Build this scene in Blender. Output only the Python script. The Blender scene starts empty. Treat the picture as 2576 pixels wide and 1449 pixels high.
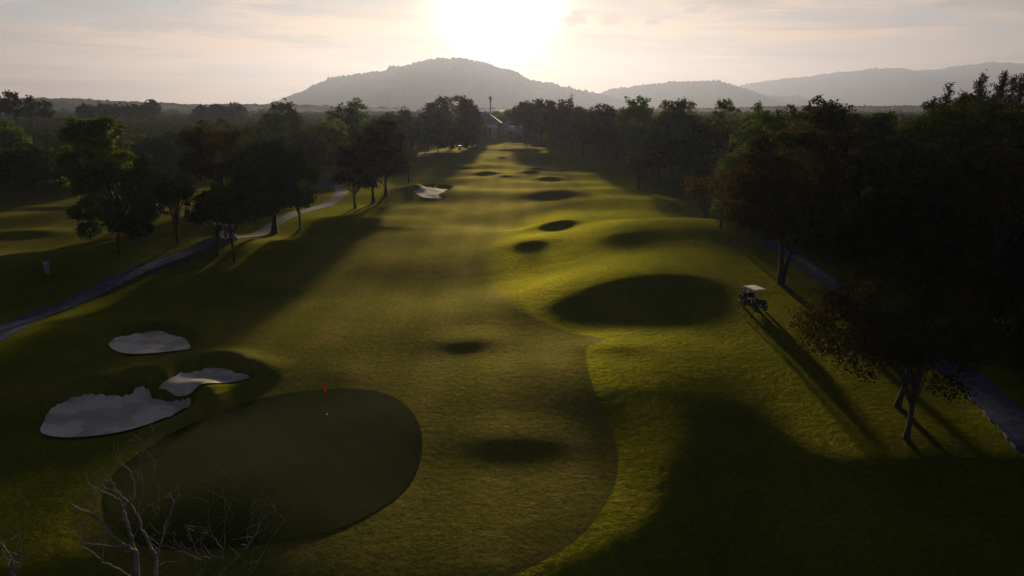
import bpy, bmesh, math, random
import numpy as np
from mathutils import Vector
from mathutils.geometry import delaunay_2d_cdt

C = bpy.context
SC = C.scene
COL = SC.collection
rad = math.radians

# ------------------------------------------------------------------ camera, exposure
CAMZ, FPX, HOR = 18.0, 1717.0, 268.0          # drone height; focal length and horizon of a 2576 px wide frame
PITCH = math.atan((724.5 - HOR) / FPX)
cd = bpy.data.cameras.new('camera'); cam = bpy.data.objects.new('camera', cd); COL.objects.link(cam)
cd.sensor_width = 36.0; cd.lens = 36.0 * FPX / 2576.0
cd.clip_start = 0.3; cd.clip_end = 30000
cam.location = (0, 0, CAMZ); cam.rotation_euler = (rad(90) - PITCH, 0, 0)
SC.camera = cam
SC.view_settings.view_transform = 'Standard'; SC.view_settings.look = 'None'
SC.view_settings.gamma = 1.0; SC.view_settings.exposure = 1.0
SC.view_settings.use_curve_mapping = False
SC.cycles.use_denoising = True
SC.cycles.max_bounces = 4; SC.cycles.diffuse_bounces = 2; SC.cycles.glossy_bounces = 1
SC.cycles.transmission_bounces = 2; SC.cycles.volume_bounces = 0; SC.cycles.transparent_max_bounces = 4
SC.cycles.sample_clamp_indirect = 4.0

# ------------------------------------------------------------------ sky and sun
SUN_EL, SUN_AZ = rad(8.0), rad(-1.0)
SUND = Vector((math.sin(SUN_AZ) * math.cos(SUN_EL), math.cos(SUN_AZ) * math.cos(SUN_EL), math.sin(SUN_EL)))
sl = bpy.data.lights.new('sun', 'SUN'); sl.energy = 5.0; sl.angle = rad(2.0); sl.color = (1.0, 0.76, 0.46)
so = bpy.data.objects.new('sun', sl); COL.objects.link(so)
so.rotation_euler = SUND.to_track_quat('Z', 'Y').to_euler(); so.location = (0, 60, 80)


class NT:
    """a short hand for node trees"""
    def __init__(s, tree): s.t = tree; s.n = tree.nodes; s.l = tree.links
    def new(s, typ, **kw):
        n = s.n.new(typ)
        for k, v in kw.items():
            setattr(n, k, v)
        return n
    def put(s, sock, v):
        if isinstance(v, bpy.types.NodeSocket): s.l.new(v, sock)
        elif isinstance(v, (tuple, list)):
            sock.default_value = tuple(v) + ((1.0,) if len(v) == 3 and sock.type == 'RGBA' else ())
        elif v is not None: sock.default_value = v
    def m(s, op, a, b=None, c=None, clamp=False):
        n = s.new('ShaderNodeMath', operation=op, use_clamp=clamp)
        s.put(n.inputs[0], a); s.put(n.inputs[1], b); s.put(n.inputs[2], c)
        return n.outputs[0]
    def vm(s, op, a, b=None):
        n = s.new('ShaderNodeVectorMath', operation=op); s.put(n.inputs[0], a); s.put(n.inputs[1], b)
        return n.outputs['Value' if op in ('DOT_PRODUCT', 'LENGTH') else 'Vector']
    def mix(s, f, a, b, blend='MIX'):
        n = s.new('ShaderNodeMix', data_type='RGBA', blend_type=blend)
        s.put(n.inputs[0], f); s.put(n.inputs[6], a); s.put(n.inputs[7], b)
        return n.outputs[2]
    def mr(s, v, a, b, c=0.0, d=1.0, smooth=True):
        n = s.new('ShaderNodeMapRange', interpolation_type='SMOOTHSTEP' if smooth else 'LINEAR')
        s.put(n.inputs[0], v); s.put(n.inputs[1], a); s.put(n.inputs[2], b); s.put(n.inputs[3], c); s.put(n.inputs[4], d)
        return n.outputs[0]
    def noise(s, vec, scale, detail=3, rough=0.5, dist=0.0):
        n = s.new('ShaderNodeTexNoise'); s.put(n.inputs['Vector'], vec)
        n.inputs['Scale'].default_value = scale; n.inputs['Detail'].default_value = detail
        n.inputs['Roughness'].default_value = rough; n.inputs['Distortion'].default_value = dist
        return n.outputs['Fac']
    def comb(s, x, y, z):
        n = s.new('ShaderNodeCombineXYZ'); s.put(n.inputs[0], x); s.put(n.inputs[1], y); s.put(n.inputs[2], z)
        return n.outputs[0]
    def sep(s, v):
        n = s.new('ShaderNodeSeparateXYZ'); s.put(n.inputs[0], v); return n.outputs


W = bpy.data.worlds.new("World"); SC.world = W; W.use_nodes = True
w = NT(W.node_tree); w.n.clear()
wo = w.new('ShaderNodeOutputWorld'); bg = w.new('ShaderNodeBackground'); w.l.new(bg.outputs[0], wo.inputs[0])
sky = w.new('ShaderNodeTexSky', sky_type='NISHITA'); sky.sun_disc = False
sky.sun_elevation = SUN_EL; sky.sun_rotation = SUN_AZ; sky.air_density = 1.0; sky.dust_density = 1.5; sky.ozone_density = 1.5
SKY_STRENGTH = 0.05
d = w.new('ShaderNodeTexCoord').outputs['Generated']
dx, dy, dz = w.sep(d)[:3]
cosang = w.vm('DOT_PRODUCT', d, tuple(SUND))
ang = w.m('MULTIPLY', w.m('ARCCOSINE', w.m('MINIMUM', cosang, 0.99999)), 57.2958)      # degrees from the sun
# thin veil cloud, brightest round the sun, seen on a flat layer overhead
tx = w.m('ADD', w.m('MULTIPLY', dx, 1.0), 0.0)
tz = w.m('ADD', dz, w.m('MULTIPLY', dx, 0.035))
n1 = w.noise(w.comb(w.m('MULTIPLY', tx, 1.0), dy, w.m('MULTIPLY', tz, 7.0)), 2.3, 6, 0.55, 0.7)
n2 = w.noise(w.comb(w.m('MULTIPLY', tx, 1.6), w.m('ADD', dy, 4.0), w.m('MULTIPLY', tz, 22.0)), 2.2, 6, 0.62, 0.9)
veil = w.mr(n1, 0.40, 0.60)
streak = w.mr(n2, 0.46, 0.66)
elev = w.m('MULTIPLY', w.m('ARCSINE', dz), 57.2958)
hor = w.mr(elev, 0.5, 8.5, 1.0, 0.0)                                       # near the horizon
back = w.m('MULTIPLY', w.mr(cosang, 0.40, 0.84), w.mr(elev, 9.5, 24.0, 1.0, 0.0))
low = w.mr(dz, 0.02, 0.45, 1.0, 0.0)                                  # darker away from the sun
warm = w.mix(hor, (0.78, 0.64, 0.51), (0.98, 0.68, 0.46))
cool = w.mix(hor, (0.30, 0.44, 0.56), (0.74, 0.58, 0.47))
cl = w.mix(w.m('MULTIPLY', veil, 0.95), cool, warm)
cl = w.mix(w.m('MULTIPLY', streak, 0.8), cl, (0.40, 0.40, 0.41))
cl = w.mix(back, w.mix(low, (.017, .025, .046), (.32, .38, .47)), cl)
# glow of the sun through the veil
core = w.m('MULTIPLY', w.m('EXPONENT', w.m('MULTIPLY', w.m('POWER', w.m('DIVIDE', ang, 3.5), 2.0), -1.0)), 5.0)
halo = w.m('MULTIPLY', w.m('EXPONENT', w.m('MULTIPLY', ang, -0.13)), 0.22)
glow = w.mix(1.0, w.comb(core, w.m('MULTIPLY', core, 0.93), w.m('MULTIPLY', core, 0.78)),
             w.comb(halo, w.m('MULTIPLY', halo, 0.78), w.m('MULTIPLY', halo, 0.55)), 'ADD')
# small ragged grey clouds across the top of the sky
n3 = w.noise(w.comb(dx, 1.7, w.m('MULTIPLY', dz, 2.2)), 26.0, 6, 0.65, 0.5)
pufs = None
for (cx_, cy_, rx_, ry_) in ((1108, 4, 46, 15), (1190, -6, 22, 9), (1518, 66, 36, 19), (1436, 62, 36, 22), (1480, 6, 34, 12), (1560, 4, 60, 10), (1800, 16, 80, 34), (1700, 45, 40, 12), (1612, 72, 22, 9), (1950, -4, 120, 20), (420, 100, 170, 14), (2300, 62, 60, 8)):
    a_ = (cx_ - 1288) / 1717; e_ = math.atan2(268 - cy_, 1717 / math.cos(PITCH))
    qx = w.m('DIVIDE', w.m('SUBTRACT', w.m('DIVIDE', dx, dy), a_ / math.cos(PITCH + .0) * .985), rx_ / 1717)
    qz = w.m('DIVIDE', w.m('SUBTRACT', dz, math.sin(e_)), ry_ / 1717)
    g_ = w.m('SUBTRACT', 1.0, w.m('SQRT', w.m('ADD', w.m('MULTIPLY', qx, qx), w.m('MULTIPLY', qz, qz))))
    pufs = g_ if pufs is None else w.m('SMOOTH_MAX', pufs, g_, .25)
pufs = w.mr(w.m('ADD', pufs, w.m('MULTIPLY', w.m('SUBTRACT', n3, .5), 3.0)), -.15, .75)
pufs = w.m('MULTIPLY', pufs, w.mr(dy, 0.1, 0.4))
glow = w.mix(w.m('MULTIPLY', pufs, 0.96), glow, (0.05, 0.045, 0.04))
cl = w.mix(w.m('MULTIPLY', pufs, 0.75), cl, (0.33, 0.33, 0.34))
tot = w.mix(1.0, cl, glow, 'ADD')
nsk = w.mix(1.0, sky.outputs[0], (SKY_STRENGTH,) * 3, 'MULTIPLY')
tot = w.mix(1.0, tot, (.50, .43, .39), 'MULTIPLY')
fin = w.mix(0.92, nsk, tot)
w.l.new(fin, bg.inputs[0]); bg.inputs[1].default_value = 1.0


# ------------------------------------------------------------------ projection helpers: place things on the ground where they stand
CP, SP = math.cos(PITCH), math.sin(PITCH)

def ray(x, y):
    a, b = (x - 1288.0) / FPX, -(y - 724.5) / FPX
    return np.array((a, CP + b * SP, -SP + b * CP))

def kdown(y):
    return math.tan(PITCH + math.atan((y - 724.5) / FPX))

TS = math.tan(SUN_EL)

def smooth(t):
    t = np.clip(t, 0, 1); return t * t * (3 - 2 * t)

rngN = np.random.RandomState(5)
WAVES = []
for k in range(26):
    L = rngN.uniform(7, 42); a = rngN.uniform(0, 2 * math.pi)
    WAVES.append((math.cos(a) * 0.6 / L * 6.283, math.sin(a) / L * 6.283, rngN.uniform(0, 6.283), 0.0042 * L * rngN.uniform(.4, 1)))

BUMPS = []      # x, y, height, sx, sy front, sy back, skew

def slope0(X, Y):
    """the broad fall of the ground towards the camera"""
    a = np.maximum(47.0 - Y, 0); b = np.maximum(46.0 - Y + 2.6 * np.exp(-((X - 14) / 7.0) ** 2) + .7 * np.sin(X * .55) * smooth((42 - Y) / 8), 0)
    za = -0.149 * (a - 9 * (1 - np.exp(-a / 9))) * smooth((X + 58) / 22)
    zb_ = -0.10 * (b - 6 * (1 - np.exp(-b / 6))) - .0046 * b * b
    f = smooth((X + 1.0) / 13)
    return za * (1 - f) + zb_ * f

def bump_sum(X, Y):
    z = 0.0 * X
    for (bx, by, H, sx, sf, sb, rot) in BUMPS:
        u = X - bx; v = Y - by - rot * u; q_ = bx * 1.7 + by
        u = u + .08 * sx * np.sin(v / sf * 1.1 + q_); v = v + .10 * sf * np.sin(u / sx * 2.1 + q_ * 1.3)
        s = np.where(v < 0, sf, sb)
        z = z + H * np.exp(-0.5 * ((np.abs(u) / sx) ** 2.0 + (v / s) ** 2))
    return z

def mound(px_, yc, hw, yt, back=1.2, front=1.0, hmul=1.0, rot=0.0):
    """grass mound whose crest shows at (px_, yc) and whose shade ends at yt"""
    zt, X = 0.0, 0.0
    base = lambda x, y: float(slope0(np.float64(x), np.float64(y)) + bump_sum(np.float64(x), np.float64(y)))
    for _ in range(12):
        ds = (CAMZ - zt) / kdown(yt)
        dc = (CAMZ - zt + TS * ds) / (kdown(yc) + TS)
        zcr = CAMZ - kdown(yc) * dc
        X = (px_ - 1288) / FPX * (dc * CP + (CAMZ - zcr) * SP)
        zt = .5 * zt + .5 * base(X, ds)
    H = max(zcr - base(X, dc), .12 * (dc - ds) * .6) * hmul
    sx = hw / FPX * (dc * CP + (CAMZ - zcr) * SP) / 1.75
    sf = max(min((dc - ds) * 0.31 * front, 5.5), 1.1)
    BUMPS.append((X, dc, H * .92, sx, sf, sf * back * 1.25, rot))
    BUMPS.append((X + sx * .2, dc + sf * .3, H * .12, sx * 1.8, sf * 1.8, sf * back * 2.0, rot))

# broad ridges
BUMPS += [(19, 89, 2.85, 12.5, 12.5, 9, 0), (29, 82, .8, 8, 10, 8, 0),
          (-57, 70, 1.5, 6, 5, 9, 0), (-50, 76, 1.2, 5, 5, 8, 0), (-46, 84, 1.3, 6, 6, 7, 0), (-38, 88, 1.0, 7, 6, 6, 0),
          (36, 60, 1.2, 9, 22, 25, 0)]
mound(1585, 680, 400, 866, back=1.3, front=1.15, rot=-0.05, hmul=.95)
mound(1408, 556, 100, 592, hmul=1.0, back=1.2)
mound(1322, 601, 95, 648, hmul=.62)
mound(1408, 476, 120, 516, hmul=1.0, back=1.2)
for a in ((1225, 432, 34, 442), (1270, 442, 24, 447), (1332, 431, 36, 442), (1380, 443, 40, 454), (1352, 421, 26, 426),
          (1262, 397, 24, 401), (1212, 396, 20, 400), (1128, 430, 32, 437), (1158, 422, 36, 427), (1275, 368, 46, 373),
          (1290, 361, 40, 364), (1425, 410, 30, 414), (1270, 375, 40, 378), (1490, 418, 40, 424)):
    mound(*a, back=1.2, hmul=1.1)
mound(1190, 848, 115, 886, hmul=0.72)
mound(860, 930, 80, 950, hmul=0.6)
mound(1290, 1086, 190, 1195, back=1.0, hmul=0.62)
mound(1550, 866, 115, 925, back=1.2, hmul=0.62)
mound(600, 694, 150, 750, hmul=0.8)
mound(1050, 470, 62, 492, hmul=0.9)
mound(1095, 461, 55, 472)
mound(980, 572, 110, 580, hmul=.7)
mound(330, 590, 120, 606, hmul=.8)
mound(60, 575, 130, 605, hmul=.9)
mound(120, 515, 90, 532, hmul=.8)
mound(60, 458, 120, 500, hmul=.9)
BUNKERS = []     # polygons, filled below

def h0(X, Y):
    """ground height without bunkers"""
    X = np.asarray(X, float); Y = np.asarray(Y, float)
    z = slope0(X, Y)
    fade = np.clip(1 - (Y - 420) / 300, 0, 1)
    for (kx, ky, ph, a) in WAVES:
        z = z + a * np.sin(X * kx + Y * ky + ph) * fade
    z = z + bump_sum(X, Y)
    return z

def sdf(poly, X, Y):
    """signed distance to a closed polygon, negative inside"""
    P = np.asarray(poly); Q = np.roll(P, -1, 0)
    best = np.full(X.shape, 1e9); inside = np.zeros(X.shape, bool)
    for (ax, ay), (bx, by) in zip(P, Q):
        ex, ey = bx - ax, by - ay
        L = ex * ex + ey * ey + 1e-12
        t = np.clip(((X - ax) * ex + (Y - ay) * ey) / L, 0, 1)
        dd = (X - ax - t * ex) ** 2 + (Y - ay - t * ey) ** 2
        best = np.minimum(best, dd)
        c = ((ay > Y) != (by > Y))
        with np.errstate(divide='ignore', invalid='ignore'):
            xi = ex * (Y - ay) / (ey if abs(ey) > 1e-12 else 1e-12) + ax
        inside ^= c & (X < xi)
    d = np.sqrt(best)
    return np.where(inside, -d, d)

def height(X, Y):
    X = np.asarray(X, float); Y = np.asarray(Y, float)
    z = h0(X, Y)
    for (poly, D, wl, rim, cx, cy, R, y0, y1) in BUNKERS:
        m = (np.abs(X - cx) < R) & (np.abs(Y - cy) < R)
        if not m.any(): continue
        Xm, Ym = (X[m], Y[m]) if X.shape else (X.reshape(1), Y.reshape(1))
        s = sdf(poly, Xm, Ym)
        far = np.clip((Ym - y0) / (y1 - y0), 0, 1)
        Dl = D * (.12 + .88 * far); w_ = wl * (0.7 + 0.6 * far)
        dz_ = -Dl * (1 - smooth(s / w_)) + rim * smooth(far) * np.exp(-((s - w_ * 1.15) / 1.2) ** 2)
        dz_ = np.where(s < 0, -Dl, dz_)
        if X.shape: z[m] = z[m] + dz_
        else: z = z + float(dz_[0])
    return z

def gp(x, y, hf=height, off=0.0):
    """point of the ground that shows at pixel (x, y)"""
    r = ray(x, y); z = 0.0
    for _ in range(40):
        t = (CAMZ - z) / -r[2]
        nz = float(hf(np.array([t * r[0]]), np.array([t * r[1]]))[0]) + off
        z = z * 0.6 + nz * 0.4
    return (t * r[0], t * r[1], z)

def at(x, y, dist):
    """point at forward distance dist seen at pixel (x, y)"""
    r = ray(x, y); t = dist / r[1]
    return (t * r[0], dist, CAMZ + t * r[2])

def ground_z(x, y):
    return float(height(np.array([x]), np.array([y]))[0])

def crom(P, n=6, closed=True):
    P = [np.array(p, float) for p in P]; out = []; N = len(P)
    for i in range(N if closed else N - 1):
        g = (lambda k: P[k % N]) if closed else (lambda k: P[min(max(k, 0), N - 1)])
        a, b, c, e = g(i - 1), g(i), g(i + 1), g(i + 2)
        for j in range(n):
            t = j / n
            out.append(0.5 * ((2 * b) + (c - a) * t + (2 * a - 5 * b + 4 * c - e) * t * t + (3 * b - a - 3 * c + e) * t ** 3))
    if not closed: out.append(P[-1])
    return out

Z3 = lambda x, y: ((150 + x * .3882) / 1.5652, (1250 + y * .3882) / 1.5652)
Z2 = lambda x, y: ((900 + x * .4831) / 1.5652, (300 + y * .4831) / 1.5652)
b1 = [(720,290),(800,230),(900,205),(1060,180),(1240,160),(1380,205),(1490,235),(1540,300),(1530,335),(1300,365),(1050,382),(880,378),(770,345)]
b2 = [(1225,740),(1330,700),(1410,650),(1480,600),(1620,580),(1720,535),(1880,530),(1960,570),(2150,625),(2000,680),(1800,715),(1600,745),(1420,775),(1320,765)]
b3 = [(25,1170),(60,1090),(110,990),(200,915),(340,850),(480,812),(610,808),(780,830),(900,815),(970,800),(1000,725),(1060,735),(1130,770),(1170,850),(1300,872),(1440,860),(1530,845),(1555,875),(1520,930),(1350,1020),(1150,1090),(900,1165),(600,1215),(300,1235),(100,1215)]
b4 = [(1510,945),(1560,925),(1640,905),(1660,920),(1740,922),(1790,925),(1765,945),(1710,975),(1735,995),(1690,1000),(1600,995),(1560,985),(1530,965)]
for pts, zf, D, wl, rim in ((b1, Z3, .62, .9, .25), (b2, Z3, .62, .8, .30), (b3, Z3, .70, .8, .32), (b4, Z2, .55, 1.1, .35)):
    pp = [zf(*p) for p in pts]; ya, yb_ = min(p[1] for p in pp), max(p[1] for p in pp)
    poly = [np.array(gp(*p, hf=h0, off=-D * (.12 + .88 * (yb_ - p[1]) / (yb_ - ya)))[:2]) for p in pp]
    poly = crom(poly, 4)
    A = np.array(poly); cx, cy = A.mean(0); R = float(np.abs(A - A.mean(0)).max()) + 6
    BUNKERS.append((poly, D, wl, rim, cx, cy, R, float(A[:, 1].min()), float(A[:, 1].max())))

# ------------------------------------------------------------------ object helpers
def props(o, label=None, cat=None, group=None, kind=None):
    if label: o['label'] = label
    if cat: o['category'] = cat
    if group: o['group'] = group
    if kind: o['kind'] = kind
    return o

def mesh_np(name, V, F, mat, smooth_=False, nper=4):
    me = bpy.data.meshes.new(name)
    V = np.asarray(V, np.float32); F = np.asarray(F, np.int32)
    me.vertices.add(len(V)); me.vertices.foreach_set('co', V.ravel())
    nf = len(F)
    me.loops.add(nf * nper); me.loops.foreach_set('vertex_index', F.ravel())
    me.polygons.add(nf)
    me.polygons.foreach_set('loop_start', np.arange(0, nf * nper, nper, dtype=np.int32))
    me.polygons.foreach_set('loop_total', np.full(nf, nper, dtype=np.int32))
    me.polygons.foreach_set('use_smooth', np.full(nf, smooth_, dtype=bool))
    me.update(calc_edges=True)
    me.materials.append(mat)
    return me

def obj(name, me, parent=None, loc=(0, 0, 0)):
    o = bpy.data.objects.new(name, me); COL.objects.link(o); o.location = loc
    if parent is not None: o.parent = parent
    return o

def thing(name, label, cat, loc=(0, 0, 0), rz=0.0, group=None, scale=1.0):
    o = bpy.data.objects.new(name, None); COL.objects.link(o)
    o.empty_display_size = 0.3
    o.location = loc; o.rotation_euler = (0, 0, rz); o.scale = (scale,) * 3
    return props(o, label, cat, group)

def principled(name, col, rough=0.7, spec=0.3, metal=0.0, noise_amt=0.15, nscale=3.0, bump=0.0, bscale=20.0, coord='Object'):
    m = bpy.data.materials.new(name); m.use_nodes = True
    t = NT(m.node_tree); p = t.n['Principled BSDF']
    tc = t.new('ShaderNodeTexCoord').outputs[coord]
    n = t.noise(tc, nscale, 4, 0.6)
    f = t.mr(n, 0.3, 0.7, 1 - noise_amt, 1 + noise_amt, smooth=False)
    c = t.mix(1.0, col, t.comb(f, f, f), 'MULTIPLY')
    t.l.new(c, p.inputs['Base Color'])
    p.inputs['Roughness'].default_value = rough; p.inputs['Specular IOR Level'].default_value = spec
    p.inputs['Metallic'].default_value = metal
    if bump:
        b = t.new('ShaderNodeBump'); b.inputs['Strength'].default_value = bump; b.inputs['Distance'].default_value = 0.05
        t.l.new(t.noise(tc, bscale, 4, .6), b.inputs['Height']); t.l.new(b.outputs[0], p.inputs['Normal'])
    return m

def leaf_mat(name, col, col2, trans=0.35, var=0.25):
    m = bpy.data.materials.new(name); m.use_nodes = True
    t = NT(m.node_tree); t.n.clear()
    out = t.new('ShaderNodeOutputMaterial')
    tc = t.new('ShaderNodeTexCoord').outputs['Object']
    oi = t.new('ShaderNodeObjectInfo').outputs['Random']
    n = t.noise(tc, 0.55, 3, .6)
    f = t.mr(t.m('ADD', n, t.m('MULTIPLY', t.m('SUBTRACT', oi, .5), var)), .35, .65)
    c = t.mix(f, col, col2)
    v = t.mr(t.noise(tc, 6.0, 2, .5), .3, .7, .65, 1.35)
    c = t.mix(1.0, c, t.comb(v, v, v), 'MULTIPLY')
    df = t.new('ShaderNodeBsdfDiffuse'); t.l.new(c, df.inputs[0])
    tr = t.new('ShaderNodeBsdfTranslucent')
    t.l.new(t.mix(1.0, c, (1.25, 1.1, 0.5), 'MULTIPLY'), tr.inputs[0])
    mx = t.new('ShaderNodeMixShader'); mx.inputs[0].default_value = trans
    t.l.new(df.outputs[0], mx.inputs[1]); t.l.new(tr.outputs[0], mx.inputs[2])
    t.l.new(mx.outputs[0], out.inputs[0])
    return m

LM = {
    'dark': leaf_mat('leaves_dark_green', (.016, .032, .007), (.028, .046, .011), .3),
    'green': leaf_mat('leaves_green', (.036, .070, .010), (.070, .108, .016), .5),
    'lime': leaf_mat('leaves_yellow_green', (.050, .074, .012), (.090, .106, .020), .5),
    'rust': leaf_mat('leaves_rust', (.032, .028, .010), (.050, .040, .014), .32),
    'brown': leaf_mat('leaves_dull_brown', (.033, .032, .013), (.052, .046, .018), .35),
    'pale': leaf_mat('leaves_pale_olive', (.030, .034, .018), (.050, .048, .026), .35),
    'needle': leaf_mat('needles_dark', (.010, .017, .010), (.016, .024, .013), .2),
}
BARK = principled('bark_dark', (.045, .035, .028), .9, .1, noise_amt=.4, nscale=4, bump=.5, bscale=14)
BARKM = principled('bark_mid', (.085, .078, .076), .9, .1, noise_amt=.4, nscale=5, bump=.5, bscale=20)
BARKP = principled('bark_pale', (.115, .106, .104), .85, .15, noise_amt=.45, nscale=5, bump=.5, bscale=20)
WHITE = principled('white_paint', (.62, .62, .62), .55, .3, noise_amt=.06)

# ------------------------------------------------------------------ grass ground
def grass_material():
    m = bpy.data.materials.new('turf'); m.use_nodes = True
    t = NT(m.node_tree); p = t.n['Principled BSDF']
    pos = t.new('ShaderNodeNewGeometry').outputs['Position']
    fair = t.new('ShaderNodeAttribute', attribute_name='fairway').outputs['Fac']
    X, Y, Z = t.sep(pos)[:3]
    wd = t.mr(Y, 50.0, 72.0, .06, 2.2)
    fw = t.mr(fair, t.m('MULTIPLY', wd, -1.0), wd)
    big = t.noise(pos, .035, 4, .6); mid = t.noise(pos, .25, 5, .65); fine = t.noise(pos, 3.2, 4, .7)
    vf = t.noise(pos, 9.0, 3, .6)
    # mowing stripes run down the fairway, softened by a wandering edge
    wob = t.m('ADD', X, t.m('MULTIPLY', t.m('SUBTRACT', t.noise(pos, .06, 2, .5), .5), 1.6))
    st = t.mr(t.m('SINE', t.m('MULTIPLY', wob, 1.35)), -.5, .5)
    fcol = t.mix(t.mr(big, .35, .65), (.074, .082, .011), (.102, .100, .016))
    fcol = t.mix(t.mr(mid, .4, .7, 0, .55), fcol, (.130, .100, .024))
    fcol = t.mix(t.m('MULTIPLY', st, .22), fcol, (.060, .076, .008))
    rcol = t.mix(t.mr(mid, .35, .65), (.014, .030, .002), (.034, .046, .003))
    rcol = t.mix(t.mr(big, .45, .7, 0, .5), rcol, (.060, .068, .006))
    dry = t.mr(t.noise(pos, 1.3, 4, .7), .58, .72, 0, .5)
    rcol = t.mix(dry, rcol, (.075, .054, .012))
    c = t.mix(fw, rcol, fcol)
    g = t.mr(fine, .3, .7, .72, 1.28, smooth=False)
    g2 = t.mr(vf, .3, .7, .75, 1.25, smooth=False)
    gg = t.m('MULTIPLY', g, g2)
    c = t.mix(1.0, c, t.comb(gg, gg, gg), 'MULTIPLY')
    t.l.new(c, p.inputs['Base Color'])
    p.inputs['Roughness'].default_value = 1.0
    p.inputs['Specular IOR Level'].default_value = 0.0
    # backlit blades pass warm light forward, towards a low sun
    gl = t.new('ShaderNodeBsdfAnisotropic'); gl.inputs['Roughness'].default_value = .68
    gtint = t.mix(fw, (.066, .070, .006), (.030, .029, .008))
    gtint = t.mix(t.mr(mid, .35, .68, 0, .6), gtint, t.mix(fw, (.098, .086, .009), (.042, .036, .012)))
    gtint = t.mix(t.m('MULTIPLY', t.m('MULTIPLY', st, fw), .22), gtint, (.012, .015, .002))
    gtint = t.mix(1.0, gtint, t.comb(gg, gg, gg), 'MULTIPLY')
    t.l.new(gtint, gl.inputs['Color'])
    ad = t.new('ShaderNodeAddShader'); t.l.new(p.outputs[0], ad.inputs[0]); t.l.new(gl.outputs[0], ad.inputs[1])
    t.l.new(ad.outputs[0], t.n['Material Output'].inputs['Surface'])
    b = t.new('ShaderNodeBump'); t.l.new(b.outputs[0], gl.inputs['Normal']); b.inputs['Distance'].default_value = .12
    swell = t.noise(t.comb(t.m('MULTIPLY', X, .05), t.m('MULTIPLY', Y, .30), 0.0), 1.0, 5, .65)
    tuft = t.m('ADD', t.m('ADD', t.noise(pos, 2.2, 6, .72), t.m('MULTIPLY', t.noise(pos, .7, 3, .6), .6)), t.m('MULTIPLY', swell, .8))
    t.l.new(tuft, b.inputs['Height'])
    t.l.new(t.mr(fw, 0, 1, 1.0, .40, smooth=False), b.inputs['Strength'])
    t.l.new(b.outputs[0], p.inputs['Normal'])
    return m

def axis(spec):
    out = [spec[0][0]]
    for (a, b, s0, s1) in spec:
        n = max(2, int(round((b - a) / ((s0 + s1) / 2))))
        t = np.linspace(0, 1, n + 1)[1:]
        # step grows linearly from s0 to s1
        tt = (s0 * t + (s1 - s0) * t * t / 2) / ((s0 + s1) / 2)
        out += list(a + (b - a) * tt)
    return np.array(out)

FAIR_PX = [(0,968),(140,942),(300,905),(480,880),(570,830),(700,720),(830,620),(900,560),(950,520),(1030,440),(1120,400),(1200,372),
           (1225,358),(1320,358),(1370,400),(1440,440),(1500,490),(1440,520),(1330,550),(1290,580),(1240,620),(1240,690),(1290,760),(1400,825),(1530,852),
           (1480,870),(1475,900),(1485,950),(1510,1020),(1540,1080),(1555,1140),(1552,1200),(1530,1260),(1480,1330),(1400,1392),(1290,1447),
           (1100,1500),(700,1500),(380,1470),(210,1370),(190,1260),(300,1120),(490,1015),(640,952),(600,928),(400,945),(250,985),(100,1010),(-60,1045),(-60,980)]
fair_poly = crom([gp(x, y)[:2] for x, y in FAIR_PX], 2)

FAIR2_PX = [(-400,474),(60,482),(200,482),(400,472),(520,515),(560,585),(430,596),(300,606),(150,640),(0,676),(-400,740)]
fair2_poly = crom([gp(x, y)[:2] for x, y in FAIR2_PX], 2)

def build_ground():
    ys = axis([(-60, 16, 8, 1), (16, 56, .30, .30), (56, 110, .30, .6), (110, 240, .6, 1.2), (240, 460, 1.2, 4), (460, 1200, 6, 40), (1200, 11800, 60, 700)])
    xs = axis([(-6900, -400, 700, 20), (-400, -70, 20, 1.2), (-70, -36, 1.2, .45), (-36, 26, .30, .30), (26, 52, .30, .5), (52, 90, .5, 1.4), (90, 400, 1.4, 20), (400, 10900, 20, 900)])
    X, Y = np.meshgrid(xs, ys)
    Zg = height(X.ravel(), Y.ravel())
    nx, ny = len(xs), len(ys)
    V = np.stack([X.ravel(), Y.ravel(), Zg], 1)
    i = np.arange(nx * ny).reshape(ny, nx)
    F = np.stack([i[:-1, :-1].ravel(), i[:-1, 1:].ravel(), i[1:, 1:].ravel(), i[1:, :-1].ravel()], 1)
    fd = np.full(nx * ny, -8.0)
    Xr, Yr = X.ravel(), Y.ravel()
    m = (np.abs(Xr) < 90) & (Yr > 5) & (Yr < 470)
    fd[m] = np.clip(-sdf(fair_poly, Xr[m], Yr[m]), -8, 8)
    m = (np.abs(Xr) < 170) & (Yr > 50) & (Yr < 180)
    fd[m] = np.maximum(fd[m], np.clip(-sdf(fair2_poly, Xr[m], Yr[m]), -8, 8))
    rg = np.random.RandomState(4).uniform(-1, 1, nx * ny) * np.where(fd < 0, .003, .002) * np.clip((95 - Yr) / 40, 0, 1) * (Yr > 15)
    for (poly, D, wl, rim, cx, cy, R, y0, y1) in BUNKERS: rg[(np.abs(Xr - cx) < R) & (np.abs(Yr - cy) < R)] *= .3
    V[:, 2] += rg
    me = mesh_np('ground', V, F, grass_material(), True)
    at_ = me.attributes.new('fairway', 'FLOAT', 'POINT'); at_.data.foreach_set('value', fd.astype(np.float32))
    o = obj('ground', me); props(o, 'mown golf course grass rolling in low mounds', 'grass ground', kind='structure')
build_ground()

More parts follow.
